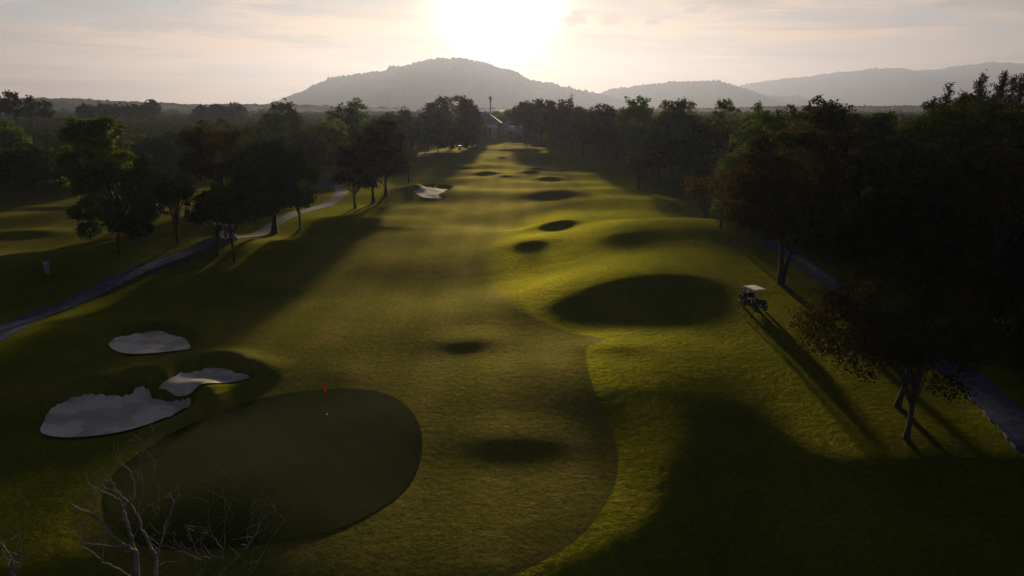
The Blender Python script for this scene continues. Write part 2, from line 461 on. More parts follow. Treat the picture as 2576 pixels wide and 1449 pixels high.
def patch(name, poly, mat, lift, step, label, cat, kind=None, extra=None):
    """a sheet that follows the ground inside a closed outline"""
    A = np.array(poly); x0, y0 = A.min(0); x1, y1 = A.max(0)
    gx, gy = np.meshgrid(np.arange(x0, x1, step), np.arange(y0, y1, step))
    gx = gx.ravel(); gy = gy.ravel()
    s = sdf(poly, gx, gy); k = s < -step * 0.45
    pts = [Vector((float(a), float(b))) for a, b in A] + [Vector((float(a), float(b))) for a, b in zip(gx[k], gy[k])]
    n = len(A)
    vs, es, fs, *_ = delaunay_2d_cdt(pts, [(i, (i + 1) % n) for i in range(n)], [], 1, 1e-5)
    vx = np.array([(v.x, v.y) for v in vs])
    z = height(vx[:, 0], vx[:, 1]) + lift
    if extra is not None: z = z + extra(vx[:, 0], vx[:, 1])
    V = np.column_stack([vx, z])
    F = np.array([f if True else f for f in fs if len(f) == 3], np.int32)
    # wind upwards
    a, b, c = V[F[:, 0]], V[F[:, 1]], V[F[:, 2]]
    up = np.cross(b - a, c - a)[:, 2] > 0
    F[~up] = F[~up][:, ::-1]
    me = mesh_np(name, V, F, mat, True, 3)
    o = obj(name, me)
    return props(o, label, cat, kind=kind)

def sand_material():
    m = bpy.data.materials.new('bunker_sand'); m.use_nodes = True
    t = NT(m.node_tree); p = t.n['Principled BSDF']
    pos = t.new('ShaderNodeNewGeometry').outputs['Position']
    n = t.noise(pos, .45, 4, .6); n2 = t.noise(pos, 3.0, 4, .7)
    c = t.mix(t.mr(n, .42, .58), (.44, .40, .36), (.68, .63, .58))
    c = t.mix(t.mr(n2, .5, .75, 0, .5), c, (.34, .29, .24))
    t.l.new(c, p.inputs['Base Color']); p.inputs['Roughness'].default_value = .95
    p.inputs['Specular IOR Level'].default_value = .1
    # rake marks
    wv = t.new('ShaderNodeTexWave', wave_type='RINGS', bands_direction='Z'); wv.inputs['Scale'].default_value = 1.6
    wv.inputs['Distortion'].default_value = 6.0; wv.inputs['Detail'].default_value = 2; wv.inputs['Detail Scale'].default_value = .4
    t.l.new(pos, wv.inputs['Vector'])
    b = t.new('ShaderNodeBump'); b.inputs['Strength'].default_value = .7; b.inputs['Distance'].default_value = .04
    h = t.m('ADD', t.m('MULTIPLY', wv.outputs['Fac'], .35), t.noise(pos, 4.0, 5, .7))
    t.l.new(h, b.inputs['Height']); t.l.new(b.outputs[0], p.inputs['Normal'])
    return m
SAND = sand_material()
blabels = ['oval pale sand bunker alone above the other two on the left', 'lens shaped sand bunker with its tip at the fairway edge',
           'largest pale sand bunker, kidney shaped, beside the putting green', 'small far sand bunker between grassy humps beside the fairway']
for (bk, lb) in zip(BUNKERS, blabels):
    poly = bk[0]
    def ex(x, y, poly=poly, cy=bk[4]):
        s = -sdf(poly, x, y)
        return 0.10 * (1 - smooth(s / 1.8)) * smooth((y - cy) / 2.5 + .3) + 0.03 * np.sin(x * 1.7 + y) * smooth(s / 1.0)
    patch('sand_bunker', poly, SAND, .03, .3, lb, 'bunker', 'thing', ex)

def green_material():
    m = bpy.data.materials.new('putting_turf'); m.use_nodes = True
    t = NT(m.node_tree); p = t.n['Principled BSDF']
    pos = t.new('ShaderNodeNewGeometry').outputs['Position']
    c = t.mix(t.mr(t.noise(pos, .22, 5, .6), .35, .65), (.026, .035, .005), (.040, .047, .008))
    gx_ = t.sep(pos)
    st_ = t.mr(t.m('SINE', t.m('MULTIPLY', t.m('ADD', t.m('MULTIPLY', gx_[0], .8), t.m('MULTIPLY', gx_[1], .6)), 3.6)), -.3, .3, .97, 1.04)
    c = t.mix(1.0, c, t.comb(st_, st_, st_), 'MULTIPLY')
    g = t.mr(t.noise(pos, 5.0, 4, .65), .3, .7, .8, 1.2, smooth=False)
    c = t.mix(1.0, c, t.comb(g, g, g), 'MULTIPLY')
    t.l.new(c, p.inputs['Base Color']); p.inputs['Roughness'].default_value = .95
    p.inputs['Specular IOR Level'].default_value = .02
    b = t.new('ShaderNodeBump'); b.inputs['Strength'].default_value = .12; b.inputs['Distance'].default_value = .05
    t.l.new(t.noise(pos, 3.0, 4, .7), b.inputs['Height']); t.l.new(b.outputs[0], p.inputs['Normal'])
    return m
GREEN_PX = [(385,1120),(430,1090),(520,1050),(610,1015),(720,990),(822,979),(920,981),(985,997),(1030,1030),(1055,1070),(1062,1120),(1050,1180),
            (1010,1240),(930,1295),(840,1335),(740,1358),(600,1378),(450,1385),(350,1370),(290,1320),(262,1260),(280,1200),(330,1155)]
gpoly = crom([gp(x, y)[:2] for x, y in GREEN_PX], 6)
patch('putting_green', gpoly, green_material(), .022, .35, 'smooth darker putting green around the red flag', 'putting green', 'structure')

def strip(name, px_pts, width, mat, lift, label, kind='structure'):
    P = crom([gp(x, y)[:2] for x, y in px_pts], 14, closed=False)
    V = []; F = []; nw = 5
    for i, p in enumerate(P):
        a = P[max(i - 1, 0)]; b = P[min(i + 1, len(P) - 1)]
        d_ = (b - a) / (np.linalg.norm(b - a) + 1e-9); n_ = np.array([-d_[1], d_[0]])
        jit = 1 + .04 * math.sin(i * .7) + .03 * math.sin(i * 1.9)
        row = [p + n_ * (width / 2 * jit) * (k / (nw - 1) * 2 - 1) for k in range(nw)]
        zs = height(np.array([r[0] for r in row]), np.array([r[1] for r in row]))
        z = max(zs) * .6 + np.mean(zs) * .4
        for k, r in enumerate(row):
            V.append((r[0], r[1], max(zs[k] + lift, z + lift * .6)))
        if i:
            for k in range(nw - 1):
                q = (i - 1) * nw + k
                F.append((q + 1, q, q + nw, q + nw + 1))
    # edge skirts
    base = len(V); n = len(P)
    for i in range(n):
        for k in (0, nw - 1):
            v = V[i * nw + k]; V.append((v[0], v[1], v[2] - .35))
    for i in range(n - 1):
        F.append((i * nw, (i + 1) * nw, base + (i + 1) * 2, base + i * 2))
        F.append(((i + 1) * nw + nw - 1, i * nw + nw - 1, base + i * 2 + 1, base + (i + 1) * 2 + 1))
    o = obj(name, mesh_np(name, V, F, mat, False)); props(o, label, 'path', kind=kind)
    return o
PATH = principled('worn_asphalt', (.055, .068, .118), .95, .02, noise_amt=.5, nscale=1.6, bump=.25, bscale=8, coord='Object')
strip('cart_path', [(-150,930),(-60,872),(0,838),(90,795),(200,752),(330,690),(450,645),(600,598),(700,558),(790,525),(845,500),(860,483),(845,470),(800,455),(760,440)], 2.6, PATH, .05,
      'grey cart path curving behind the trees left of the fairway')
strip('cart_path', [(1020,402),(1045,391),(1080,384),(1120,378),(1170,371),(1215,362)], 3.0, PATH, .10, 'far grey cart path under the distant trees on the left')
strip('cart_path', [(1890,545),(1935,590),(1990,640),(2060,692),(2140,742),(2240,808),(2340,880),(2430,950),(2510,1020),(2590,1100),(2700,1220),(2860,1420),(3060,1720)], 2.5, PATH, .05,
      'grey cart path running under the dark trees on the right')

# ------------------------------------------------------------------ hills
def hill_mat(name, col):
    return principled(name, col, .95, .05, noise_amt=.4, nscale=.01)

def vnoise(x, seed, scale):
    r = np.random.RandomState(seed).uniform(-1, 1, 4096)
    u = x / scale + 1000; i = np.floor(u).astype(int); f = u - i; f = f * f * (3 - 2 * f)
    return r[i % 4096] * (1 - f) + r[(i + 1) % 4096] * f

def hill(name, dist, prof, depth, label, mat, dxy, treeh, seed):
    """a wooded ridge at its own distance; prof is its skyline as seen from the course"""
    xs_ = [(p[0] - 1288) / FPX * dist * 1.0 / CP * CP for p in prof]
    k = dist * CP + CAMZ * SP
    xs_ = [(p[0] - 1288) / FPX * (dist * CP) for p in prof]
    zs_ = []
    for p in prof:
        r = ray(*p); zs_.append(CAMZ + dist * r[2] / r[1])
    xa = np.arange(min(xs_), max(xs_), dxy)
    prof_z = np.interp(xa, xs_, zs_)
    ker = np.hanning(9); ker /= ker.sum()
    prof_z = np.convolve(np.pad(prof_z, 4, 'edge'), ker, 'valid')
    v = np.linspace(-1, 1, 45)
    X, Vv = np.meshgrid(xa, v)
    Pz = np.tile(prof_z, (45, 1))
    fall = np.cos(np.clip(Vv, -1, 1) * math.pi / 2) ** 1.3
    rav = vnoise(X + Vv * 600, seed, 130) * treeh * .8 * (1 - np.exp(-(Vv * 3) ** 2)) * fall
    Zz = Pz * fall + rav - 3
    soft = .3 + .7 * np.exp(-(Vv * 7) ** 2)
    Zz += soft * treeh * (vnoise(X * 1.0 + Vv * 977, seed + 1, dxy * 1.6) ** 2 + .6 * vnoise(X + Vv * 377, seed + 2, dxy * 3.3)) * np.clip(fall * 3, 0, 1) * 1.5
    Zz += soft * treeh * 1.3 * np.clip(vnoise(X + Vv * 77, seed + 3, dxy * 2.2) - .55, 0, 1) * 2 * np.clip(fall * 3, 0, 1)
    Zz = np.maximum(Zz, -2.5)
    Yv = dist + Vv * depth
    V = np.stack([X.ravel(), Yv.ravel(), Zz.ravel()], 1)
    nx, ny = len(xa), 45
    i = np.arange(nx * ny).reshape(ny, nx)
    F = np.stack([i[:-1, :-1].ravel(), i[:-1, 1:].ravel(), i[1:, 1:].ravel(), i[1:, :-1].ravel()], 1)
    o = obj(name, mesh_np(name, V, F, mat, False)); props(o, label, 'hill', kind='structure')
HM = hill_mat('hill_forest', (.040, .050, .026))
hill('hill', 5400, [(600,275),(660,272),(700,258),(730,247),(760,236),(800,215),(840,198),(880,192),(930,184),(980,176),(1020,166),(1060,155),(1090,150),(1120,147),(1160,148),(1200,155),(1240,164),(1290,180),(1330,201),(1380,212),(1440,226),(1500,237),(1560,252),(1620,268),(1680,280)],
     650, 'rounded wooded hill below the setting sun', HM, 10, 13, 11)
hill('hill', 6600, [(1380,280),(1440,262),(1500,237),(1540,226),(1600,217),(1660,211),(1720,205),(1760,203),(1800,206),(1840,215),(1880,228),(1910,240),(1960,242),(2000,244),(2030,252),(2060,262),(2120,280)],
     650, 'low double humped wooded hill right of the main hill', HM, 12, 12, 31)
hill('mountain', 9600, [(1700,285),(1800,240),(1860,216),(1930,205),(2000,196),(2080,185),(2150,177),(2220,173),(2280,176),(2340,178),(2400,168),(2450,161),(2500,160),(2560,163),(2640,170),(2760,190),(2900,220),(3060,280)],
     1400, 'long pale mountain ridge at the far right', HM, 20, 14, 51)
hill('hill', 1500, [(-500,254),(-200,249),(0,249),(120,246),(220,248),(250,252),(340,255),(420,258),(470,261),(560,260),(640,262),(760,264),(900,268),(1100,271),(1250,272),(1500,274),(1900,268),(2100,264),(2300,266),(2800,262),(3000,275)],
     260, 'low flat wooded rise along the horizon', HM, 4, 2.6, 71)

# ------------------------------------------------------------------ trees
def tube_rings(pts, rads, n=6):
    """vertices and quads of a tapered tube"""
    V = []; F = []
    pts = [np.array(p, float) for p in pts]
    for i, p in enumerate(pts):
        d_ = pts[min(i + 1, len(pts) - 1)] - pts[max(i - 1, 0)]
        d_ = d_ / (np.linalg.norm(d_) + 1e-9)
        a = np.cross(d_, (0.31, .95, .05)); a /= np.linalg.norm(a) + 1e-9
        b = np.cross(d_, a)
        for k in range(n):
            t = 2 * math.pi * k / n
            V.append(p + rads[i] * (math.cos(t) * a + math.sin(t) * b))
        if i:
            for k in range(n):
                q = (i - 1) * n
                F.append((q + k, q + (k + 1) % n, q + n + (k + 1) % n, q + n + k))
    return V, F

class MB:
    """collects geometry for one mesh"""
    def __init__(s): s.V = []; s.F = []
    def add(s, V, F):
        b = len(s.V); s.V += [tuple(v) for v in V]; s.F += [tuple(i + b for i in f) for f in F]; return s
    def tube(s, pts, rads, n=6):
        if not isinstance(rads, (list, tuple, np.ndarray)): rads = [rads] * len(pts)
        V, F = tube_rings(pts, rads, n); return s.add(V, F)
    def box(s, c, sz, rz=0.0, top=1.0, rx=0.0):
        x, y, z = sz[0] / 2, sz[1] / 2, sz[2] / 2; V = []
        for k, (a, b, e) in enumerate([(-1,-1,-1),(1,-1,-1),(1,1,-1),(-1,1,-1),(-1,-1,1),(1,-1,1),(1,1,1),(-1,1,1)]):
            t = top if e > 0 else 1.0
            px_, py_, pz_ = a * x * t, b * y * t, e * z
            py_, pz_ = py_ * math.cos(rx) - pz_ * math.sin(rx), py_ * math.sin(rx) + pz_ * math.cos(rx)
            V.append((c[0] + px_ * math.cos(rz) - py_ * math.sin(rz), c[1] + px_ * math.sin(rz) + py_ * math.cos(rz), c[2] + pz_))
        return s.add(V, [(0,3,2,1),(4,5,6,7),(0,1,5,4),(1,2,6,5),(2,3,7,6),(3,0,4,7)])
    def lathe(s, prof, c=(0, 0, 0), n=16, ax='z'):
        V = []; F = []
        for i, (r, h) in enumerate(prof):
            for k in range(n):
                t = 2 * math.pi * k / n
                a, b = r * math.cos(t), r * math.sin(t)
                V.append((c[0] + a, c[1] + b, c[2] + h) if ax == 'z' else (c[0] + h, c[1] + a, c[2] + b))
            if i:
                q = (i - 1) * n
                F += [(q + k, q + (k + 1) % n, q + n + (k + 1) % n, q + n + k) for k in range(n)]
        F.append(tuple(range(n))[::-1]); F.append(tuple((len(prof) - 1) * n + k for k in range(n)))
        return s.add(V, F)
    def poly(s, V, F): return s.add(V, F)
    def build(s, name, mat, parent=None, bevel=0.0, smooth_=False, loc=(0, 0, 0)):
        me = bpy.data.meshes.new(name); me.from_pydata(s.V, [], s.F); me.update()
        if smooth_: me.polygons.foreach_set('use_smooth', [True] * len(me.polygons))
        me.materials.append(mat)
        o = obj(name, me, parent, loc)
        if bevel:
            b = o.modifiers.new('bevel', 'BEVEL'); b.width = bevel; b.segments = 2; b.limit_method = 'ANGLE'
        return o

def envelope(shape, z, rs):
    if shape == 'round': return math.sqrt(max(0, 1 - (2 * z - .86) ** 2 / 1.32)) 
    if shape == 'dome': return (1 - max(0, z - .25) ** 2 / .62) ** .5 if z < 1 and 1 - max(0, z - .25) ** 2 / .62 > 0 else .15
    if shape == 'tall': return .95 * math.sin(math.pi * min(.97, .12 + z * .86)) ** .6
    if shape == 'vase': return .45 + .55 * math.sin(math.pi * min(1, z * .85)) if z < .93 else .6
    if shape == 'flat': return .75 + .25 * math.sin(math.pi * z)
    if shape == 'layered': return (.62 + .38 * abs(math.sin(z * 7.5))) * (1.08 - .72 * z ** 1.5)
    return 1.0

def make_tree(seed, height_, width, cbase, shape, leaf, trunk_r, forks=1, lean=(0, 0), cover=1.5, droop=0.0):
    """arrays (trunk V, F, crown V, F) of one tree standing at the origin"""
    R = np.random.RandomState(seed)
    hc = height_ - cbase; w2 = width / 2
    vol = (width * width * hc)
    ncl = int(np.clip(18 + vol / 30, 22, 80)) if shape != 'sparse' else 22
    rc = 0.62 * (vol * .5 / ncl) ** (1 / 3.)
    rc = min(rc, width * .24)
    centres = []
    for i in range(ncl * 3):
        if len(centres) >= ncl: break
        z = R.uniform(.04, .97); env = envelope(shape, z, R)
        if R.rand() > .35 + .65 * env: continue
        a = R.uniform(0, 2 * math.pi); rr = env * (R.uniform(.2, 1) ** .45)
        q = rc * R.uniform(.65, 1.25) * (1.0 if z < .8 else .8)
        rr = max(0, rr * w2 - q * .35)
        lob = 1 + .14 * math.sin(3 * a + seed) + .1 * math.sin(5 * a + seed * 2.1)
        x, y = rr * lob * math.cos(a) + lean[0] * z, rr * lob * math.sin(a) + lean[1] * z
        zz_ = cbase + q * .55 + z * (hc - q * 1.15) - droop * (rr / w2) ** 2 * hc * .25
        centres.append((x, y, zz_, q))
    # ragged outliers that break the outline
    for i in range(ncl // 2):
        z = R.uniform(.15, 1.0); a = R.uniform(0, 6.283); env = envelope(shape, z, R)
        q = rc * R.uniform(.22, .45)
        rr = env * w2 * R.uniform(.85, 1.08)
        centres.append((rr * math.cos(a) + lean[0] * z, rr * math.sin(a) + lean[1] * z, cbase + z * hc * R.uniform(.95, 1.03) - q * .5, q))
    Cn = np.array(centres)
    area = 4 * math.pi * (Cn[:, 3] ** 2)
    nl = np.maximum(6, (area * cover / (leaf * leaf * 1.1) * .55)).astype(int)
    idx = np.repeat(np.arange(len(Cn)), nl); N = len(idx)
    dv = R.normal(size=(N, 3)); dv[:, 2] += .25; dv /= np.linalg.norm(dv, axis=1)[:, None]
    rr = Cn[idx, 3] * (R.uniform(.3, 1.0, N) ** .45) * (1 + .22 * np.sin(dv[:, 0] * 7 + idx) * np.sin(dv[:, 1] * 6 + idx * 2) + .12 * R.normal(size=N))
    P = Cn[idx, :3] + dv * rr[:, None] * np.array([1, 1, .72])
    P += R.normal(size=(N, 3)) * leaf * .4
    nrm = dv * .7 + R.normal(size=(N, 3)) * .6 + np.array([0, 0, .35]); nrm /= np.linalg.norm(nrm, axis=1)[:, None]
    tt = np.cross(nrm, R.normal(size=(N, 3))); tt /= np.linalg.norm(tt, axis=1)[:, None] + 1e-9
    bb = np.cross(nrm, tt)
    s = leaf * R.uniform(.6, 1.3, N)[:, None]
    a_ = P - tt * s * .75; b_ = P + bb * s * .42 + nrm * s * .08; c_ = P + tt * s * .75; d2 = P - bb * s * .42 + nrm * s * .08
    CV = np.stack([a_, b_, c_, d2], 1).reshape(-1, 3)
    CF = np.arange(N * 4).reshape(N, 4)
    # trunk with limbs that reach the clumps
    tb = MB()
    top = cbase + hc * .45
    tops = []
    for f in range(forks):
        a = R.uniform(0, 6.28) + f * 6.283 / forks
        sp = 0 if forks == 1 else width * .14
        path = []; rads = []
        for k in range(7):
            t = k / 6
            off = sp * (t ** 1.2)
            path.append((math.cos(a) * off + lean[0] * .4 * t + .05 * width * .2 * math.sin(t * 5 + seed), math.sin(a) * off + lean[1] * .4 * t, top * t - .25 * (k == 0)))
            rads.append(trunk_r / (forks ** .45) * ((1.55 if k == 0 else 1.0) * (1 - .6 * t)))
        tb.tube(path, rads, 8 if leaf < .5 else 5); tops.append(path)
    big = sorted(centres[:ncl], key=lambda c: -c[3])[:26 if leaf < .5 else 10]
    for j, c in enumerate(big):
        path = tops[j % forks]
        k = min(6, 3 + (j % 4)); s0 = np.array(path[k - 1 if k > 3 else 2]) if c[2] > cbase + hc * .3 else np.array(path[2 + j % 2])
        e = np.array(c[:3]); mid = (s0 * .5 + e * .5) + R.normal(size=3) * width * .02 + np.array([0, 0, width * .03])
        r0 = trunk_r * .34
        tb.tube([s0, s0 * .7 + mid * .3, mid, e * .75 + mid * .25, e], [r0, r0 * .8, r0 * .55, r0 * .35, r0 * .12], 5 if leaf < .5 else 4)
    return np.array(tb.V), np.array(tb.F), CV, CF

def make_pine(seed, height_, width, cbase, leaf, trunk_r):
    """feathery upright conifer"""
    R = np.random.RandomState(seed); P = []; T = []
    tb = MB(); tb.tube([(0, 0, -.2), (.05, 0, height_ * .4), (.08, .05, height_ * .75), (.05, 0, height_)], [trunk_r * 1.3, trunk_r, trunk_r * .6, .02], 7)
    nb = int((height_ - cbase) / .42)
    for i in range(nb):
        t = i / nb; z = cbase + (height_ - cbase) * t
        L = width / 2 * (1 - t) ** .75 * R.uniform(.45, 1.15) + .25
        for q in range(3):
            if R.rand() < .18: continue
            a = R.uniform(0, 6.283)
            e = np.array((math.cos(a) * L, math.sin(a) * L, z + L * R.uniform(.25, .7)))
            s0 = np.array((.05, 0, z)); tb.tube([s0, (s0 + e) / 2 + (0, 0, -.05), e], [.05 * (1 - t) + .02, .03, .01], 4)
            m = int(22 * L / leaf * .4) + 6
            for _ in range(m):
                u = R.uniform(.15, 1.05); P.append(s0 * (1 - u) + e * u + R.normal(size=3) * (.16 + .16 * u)); T.append((e - s0) / L + R.normal(size=3) * .7 + (0, 0, .5))
    P = np.array(P); T = np.array(T); T /= np.linalg.norm(T, axis=1)[:, None]
    Nn = np.cross(T, R.normal(size=P.shape)); Nn /= np.linalg.norm(Nn, axis=1)[:, None]
    s = leaf * R.uniform(.7, 1.4, len(P))[:, None]
    CV = np.stack([P - T * s, P + Nn * s * .2, P + T * s, P - Nn * s * .2], 1).reshape(-1, 3)
    return np.array(tb.V), np.array(tb.F), CV, np.arange(len(CV)).reshape(-1, 4)

def place_tree(arr, mat, name, label, loc, rz=0.0, group=None, bark=BARK, cat='tree'):
    tv, tf, cv, cf = arr
    o = thing(name, label, cat, loc, rz, group)
    obj('trunk', mesh_np('trunk', tv, tf, bark, True), o)
    obj('crown', mesh_np('crown', cv, cf, mat, False), o)
    return o

seedc = [100]
def hero(x, yb, yt, wpx, cb, shape, mat, label, name='broadleaf_tree', forks=1, cover=1.5, tr=None, lean=(0, 0), bark=BARK, droop=0.0, dist=None, group=None, cxpx=None):
    """a tree whose foot, top and crown edges show at the given pixels"""
    seedc[0] += 1
    if dist is None: X, Y, Z = gp(x, yb)
    else:
        X, Y, _ = at(x, 400, dist); Z = ground_z(X, Y)
    r = ray(x, yt); ztop = CAMZ + Y * r[2] / r[1]
    zc = Y * CP + 10 * SP; wid = wpx / FPX * zc
    r = ray(x, cb); zb = CAMZ + Y * r[2] / r[1]
    H = ztop - Z; cbz = max(zb - Z, .8)
    if cxpx is not None: lean = ((cxpx - x) / FPX * zc * 1.3, lean[1])
    leaf = max(.15, Y * .0030)
    if tr is None: tr = .018 * H + .05
    arr = make_tree(seedc[0], H, wid, min(cbz, H * .75), shape, leaf, tr, forks, lean, cover, droop)
    return place_tree(arr, LM[mat], name, label, (X, Y, Z), 0.0, group, bark)

# left side of the fairway
hero(332, 600, 284, 218, 582, 'dome', 'green', 'tallest dark green tree with hanging boughs beside the neighbouring fairway', cxpx=280, cover=3.4, forks=2, tr=.42, droop=.6)
hero(297, 642, 535, 70, 590, 'vase', 'dark', 'thin leaning tree just in front of the tallest left tree', lean=(1.2, 0), tr=.09, cover=.9)
hero(447, 612, 440, 105, 515, 'flat', 'dark', 'small dark tree with a vase of bare stems, left of the path', cxpx=458, forks=4, tr=.22, cover=2.8)
hero(548, 642, 480, 150, 556, 'round', 'dark', 'dark low crowned tree leaning over the path beside the parked carts', cxpx=565, tr=.19, cover=2.8)
hero(592, 658, 465, 165, 560, 'dome', 'dark', 'dark tree with a patch of whitewash on its trunk beside the path', tr=.16, forks=2, cover=2.8)
hero(692, 586, 345, 220, 540, 'round', 'dark', 'big round dark tree with a thick trunk on the path edge', tr=.42, cover=2.8)
hero(755, 578, 425, 98, 525, 'tall', 'green', 'slim green tree beside the thick trunked tree on the path edge', tr=.17, cover=1.1)
hero(568, 545, 290, 180, 460, 'round', 'brown', 'tall glossy leaved tree standing behind the path trees on the left', cover=1.6)
hero(893, 524, 355, 115, 480, 'dome', 'brown', 'dull brown tree nearest the path bend', cover=1.3, bark=BARKP)
hero(940, 508, 312, 125, 455, 'round', 'rust', 'middle tree of the rusty clump left of the far bunker', cover=1.3)
hero(972, 490, 296, 135, 440, 'dome', 'rust', 'broad rusty crowned tree left of the far bunker', cover=1.7)
hero(1028, 460, 352, 68, 415, 'tall', 'rust', 'small thin rusty tree beside the far bunker', cover=.6, tr=.16)
hero(85, 484, 364, 130, 462, 'dome', 'dark', 'low round dark tree on the rise at the far left', cover=2.0)
hero(5, 470, 368, 100, 445, 'round', 'dark', 'dark tree cut by the left edge of the picture', cover=1.8)
hero(20, 440, 300, 140, 420, 'dome', 'green', 'dense tree behind the low round tree at the far left', cover=1.6)
for (x, yb, yt, wp, lb) in ((405, 442, 340, 100, 'leftmost of four small trees beyond the neighbouring fairway'), (440, 433, 328, 85, 'second of four small trees beyond the neighbouring fairway'),
                        (468, 427, 335, 80, 'third of four small trees beyond the neighbouring fairway'), (494, 424, 322, 85, 'rightmost of four small trees beyond the neighbouring fairway')):
    hero(x, yb, yt, wp, yb - 30, 'round', 'dark', lb, cover=1.5)
for (x, yb, yt, wp, mt, sh, lb) in (
        (650, 500, 318, 135, 'dark', 'dome', 'dark tree between the glossy tree and the rusty clump'),
        (775, 475, 325, 140, 'brown', 'round', 'dull tree above the bend of the cart path'),
        (838, 445, 298, 125, 'green', 'dome', 'green tree behind the left end of the rusty clump'),
        (720, 398, 252, 100, 'dark', 'dome', 'flat topped tree rising over the left wood'),
        (868, 420, 262, 75, 'dark', 'flat', 'spreading dark tree just left of the crested tree'),
        (905, 402, 247, 62, 'green', 'round', 'crested tree standing highest left of the hill foot'),
        (945, 402, 292, 82, 'green', 'dome', 'green tree under the crested tree'),
        (985, 396, 283, 78, 'dark', 'round', 'dark tree right of the crested tree'),
        (1022, 392, 276, 60, 'brown', 'round', 'brown tree with two small heads near the far path'),
        (1050, 388, 298, 72, 'green', 'dome', 'low green tree near the left end of the far path'),
        (1078, 381, 284, 70, 'brown', 'dome', 'brown tree below the left side of the widest distant tree'),
        (1140, 371, 238, 118, 'brown', 'vase', 'widest distant tree with a feathery top left of the clubhouse'),
        (1188, 366, 262, 52, 'rust', 'round', 'rusty tree right of the widest distant tree'),
        (1132, 386, 322, 72, 'rust', 'dome', 'low rusty tree overhanging the far cart'),
        (1102, 384, 318, 50, 'brown', 'dome', 'low brown tree left of the far cart'),
        (1178, 380, 330, 46, 'pale', 'round', 'small pale tree right of the far cart'),
        (1203, 362, 300, 50, 'brown', 'dome', 'brown tree touching the left corner of the clubhouse'),
        (1289, 352, 333, 16, 'rust', 'round', 'little rusty tree in front of the white terrace'),
        (1257, 350, 319, 16, 'rust', 'round', 'little rusty tree between the two clubhouse roofs')):
    hero(x, yb, yt, wp, yb - (yb - yt) * .22, sh, mt, lb, cover=1.5)
for (x, yt, ds_, wp, sh, lb) in ((14, 231, 300, 36, 'tall', 'tall dark tree on the skyline at the far left edge'), (56, 228, 310, 46, 'dome', 'highest skyline tree near the left edge'),
        (97, 240, 320, 34, 'round', 'skyline tree right of the highest left one'), (134, 252, 320, 36, 'dome', 'low skyline tree at the foot of the far left group'),
        (395, 251, 520, 44, 'dome', 'lone dome shaped tree standing over the far plain'), (240, 262, 480, 54, 'dome', 'far dark clump tree left of the lone dome'),
        (298, 261, 480, 66, 'flat', 'wide far tree just left of the lone dome'), (350, 264, 500, 50, 'dome', 'far tree touching the left side of the lone dome'),
        (520, 265, 520, 34, 'tall', 'narrow far tree right of the lone dome'), (563, 262, 540, 48, 'dome', 'left one of a far pair on the plain'), (606, 260, 540, 46, 'dome', 'right one of a far pair on the plain')):
    hero(x, 0, yt, wp, yt + (268 - yt) + 30, sh, 'dark', lb, dist=ds_, cover=1.8)
# right side of the fairway
for (x, yb, yt, wp, mt, sh, lb) in (
        (1322, 362, 256, 78, 'rust', 'dome', 'rusty tree beside the white terrace right of the clubhouse'),
        (1362, 364, 249, 82, 'brown', 'dome', 'second tree of the right row counted from the clubhouse'),
        (1402, 370, 248, 82, 'brown', 'flat', 'broad feathery tree beneath the lattice mast'),
        (1440, 374, 262, 72, 'rust', 'round', 'rusty tree right of the lattice mast'),
        (1468, 391, 270, 92, 'brown', 'round', 'brown tree with one straight pale trunk on the right'),
        (1518, 392, 258, 80, 'rust', 'dome', 'tree with a forked pale trunk on the right'),
        (1552, 402, 300, 92, 'brown', 'round', 'low brown tree right of the forked tree'),
        (1592, 412, 240, 112, 'green', 'dome', 'tall green tree with a knobbly top right of the fairway'),
        (1655, 455, 320, 110, 'dark', 'round', 'dark tree behind the short brown vase shaped tree'),
        (1690, 440, 244, 130, 'lime', 'dome', 'largest yellow green tree on the right'),
        (1760, 446, 296, 125, 'brown', 'round', 'brown tree in the middle of the right wood'),
        (1812, 436, 248, 84, 'green', 'round', 'green headed tree rising over the right wood'),
        (1850, 446, 300, 110, 'dark', 'dome', 'dark tree behind the bare stemmed trio'),
        (1893, 436, 252, 70, 'green', 'round', 'small headed green tree at the end of the tall row'),
        (1945, 455, 290, 120, 'dark', 'dome', 'dark tree between the tall row and the big rusty tree')):
    hero(x, yb, yt, wp, yb - (yb - yt) * (.36 if x < 1370 else .25), sh, mt, lb, cover=1.6)
hero(1606, 476, 372, 92, 438, 'vase', 'rust', 'short brown vase shaped tree alone on the right rough', tr=.28, forks=2, cover=.9)
hero(1772, 568, 436, 130, 505, 'flat', 'brown', 'thin leaved grey tree with a forked dark stem', tr=.22, forks=2, cover=.55)
hero(1812, 572, 430, 85, 500, 'vase', 'brown', 'crooked slender stem between the forked tree and the path', tr=.12, cover=.7, lean=(.6, 0))
hero(1850, 568, 400, 100, 500, 'round', 'brown', 'straight slender tree nearest the left of the big rusty tree', tr=.13, cover=.8)
hero(1965, 712, 314, 340, 585, 'round', 'brown', 'big rusty tree with two stems above the golf cart', forks=2, tr=.34, cover=2.0, droop=.8)
hero(2255, 1022, 640, 430, 950, 'flat', 'rust', 'autumn brown tree leaning over the right cart path', forks=3, tr=.26, cover=1.0, droop=.8, cxpx=2230)
hero(2278, 1105, 800, 170, 930, 'vase', 'dark', 'short dark stem nearest the camera on the right', forks=2, tr=.2, cover=.9)

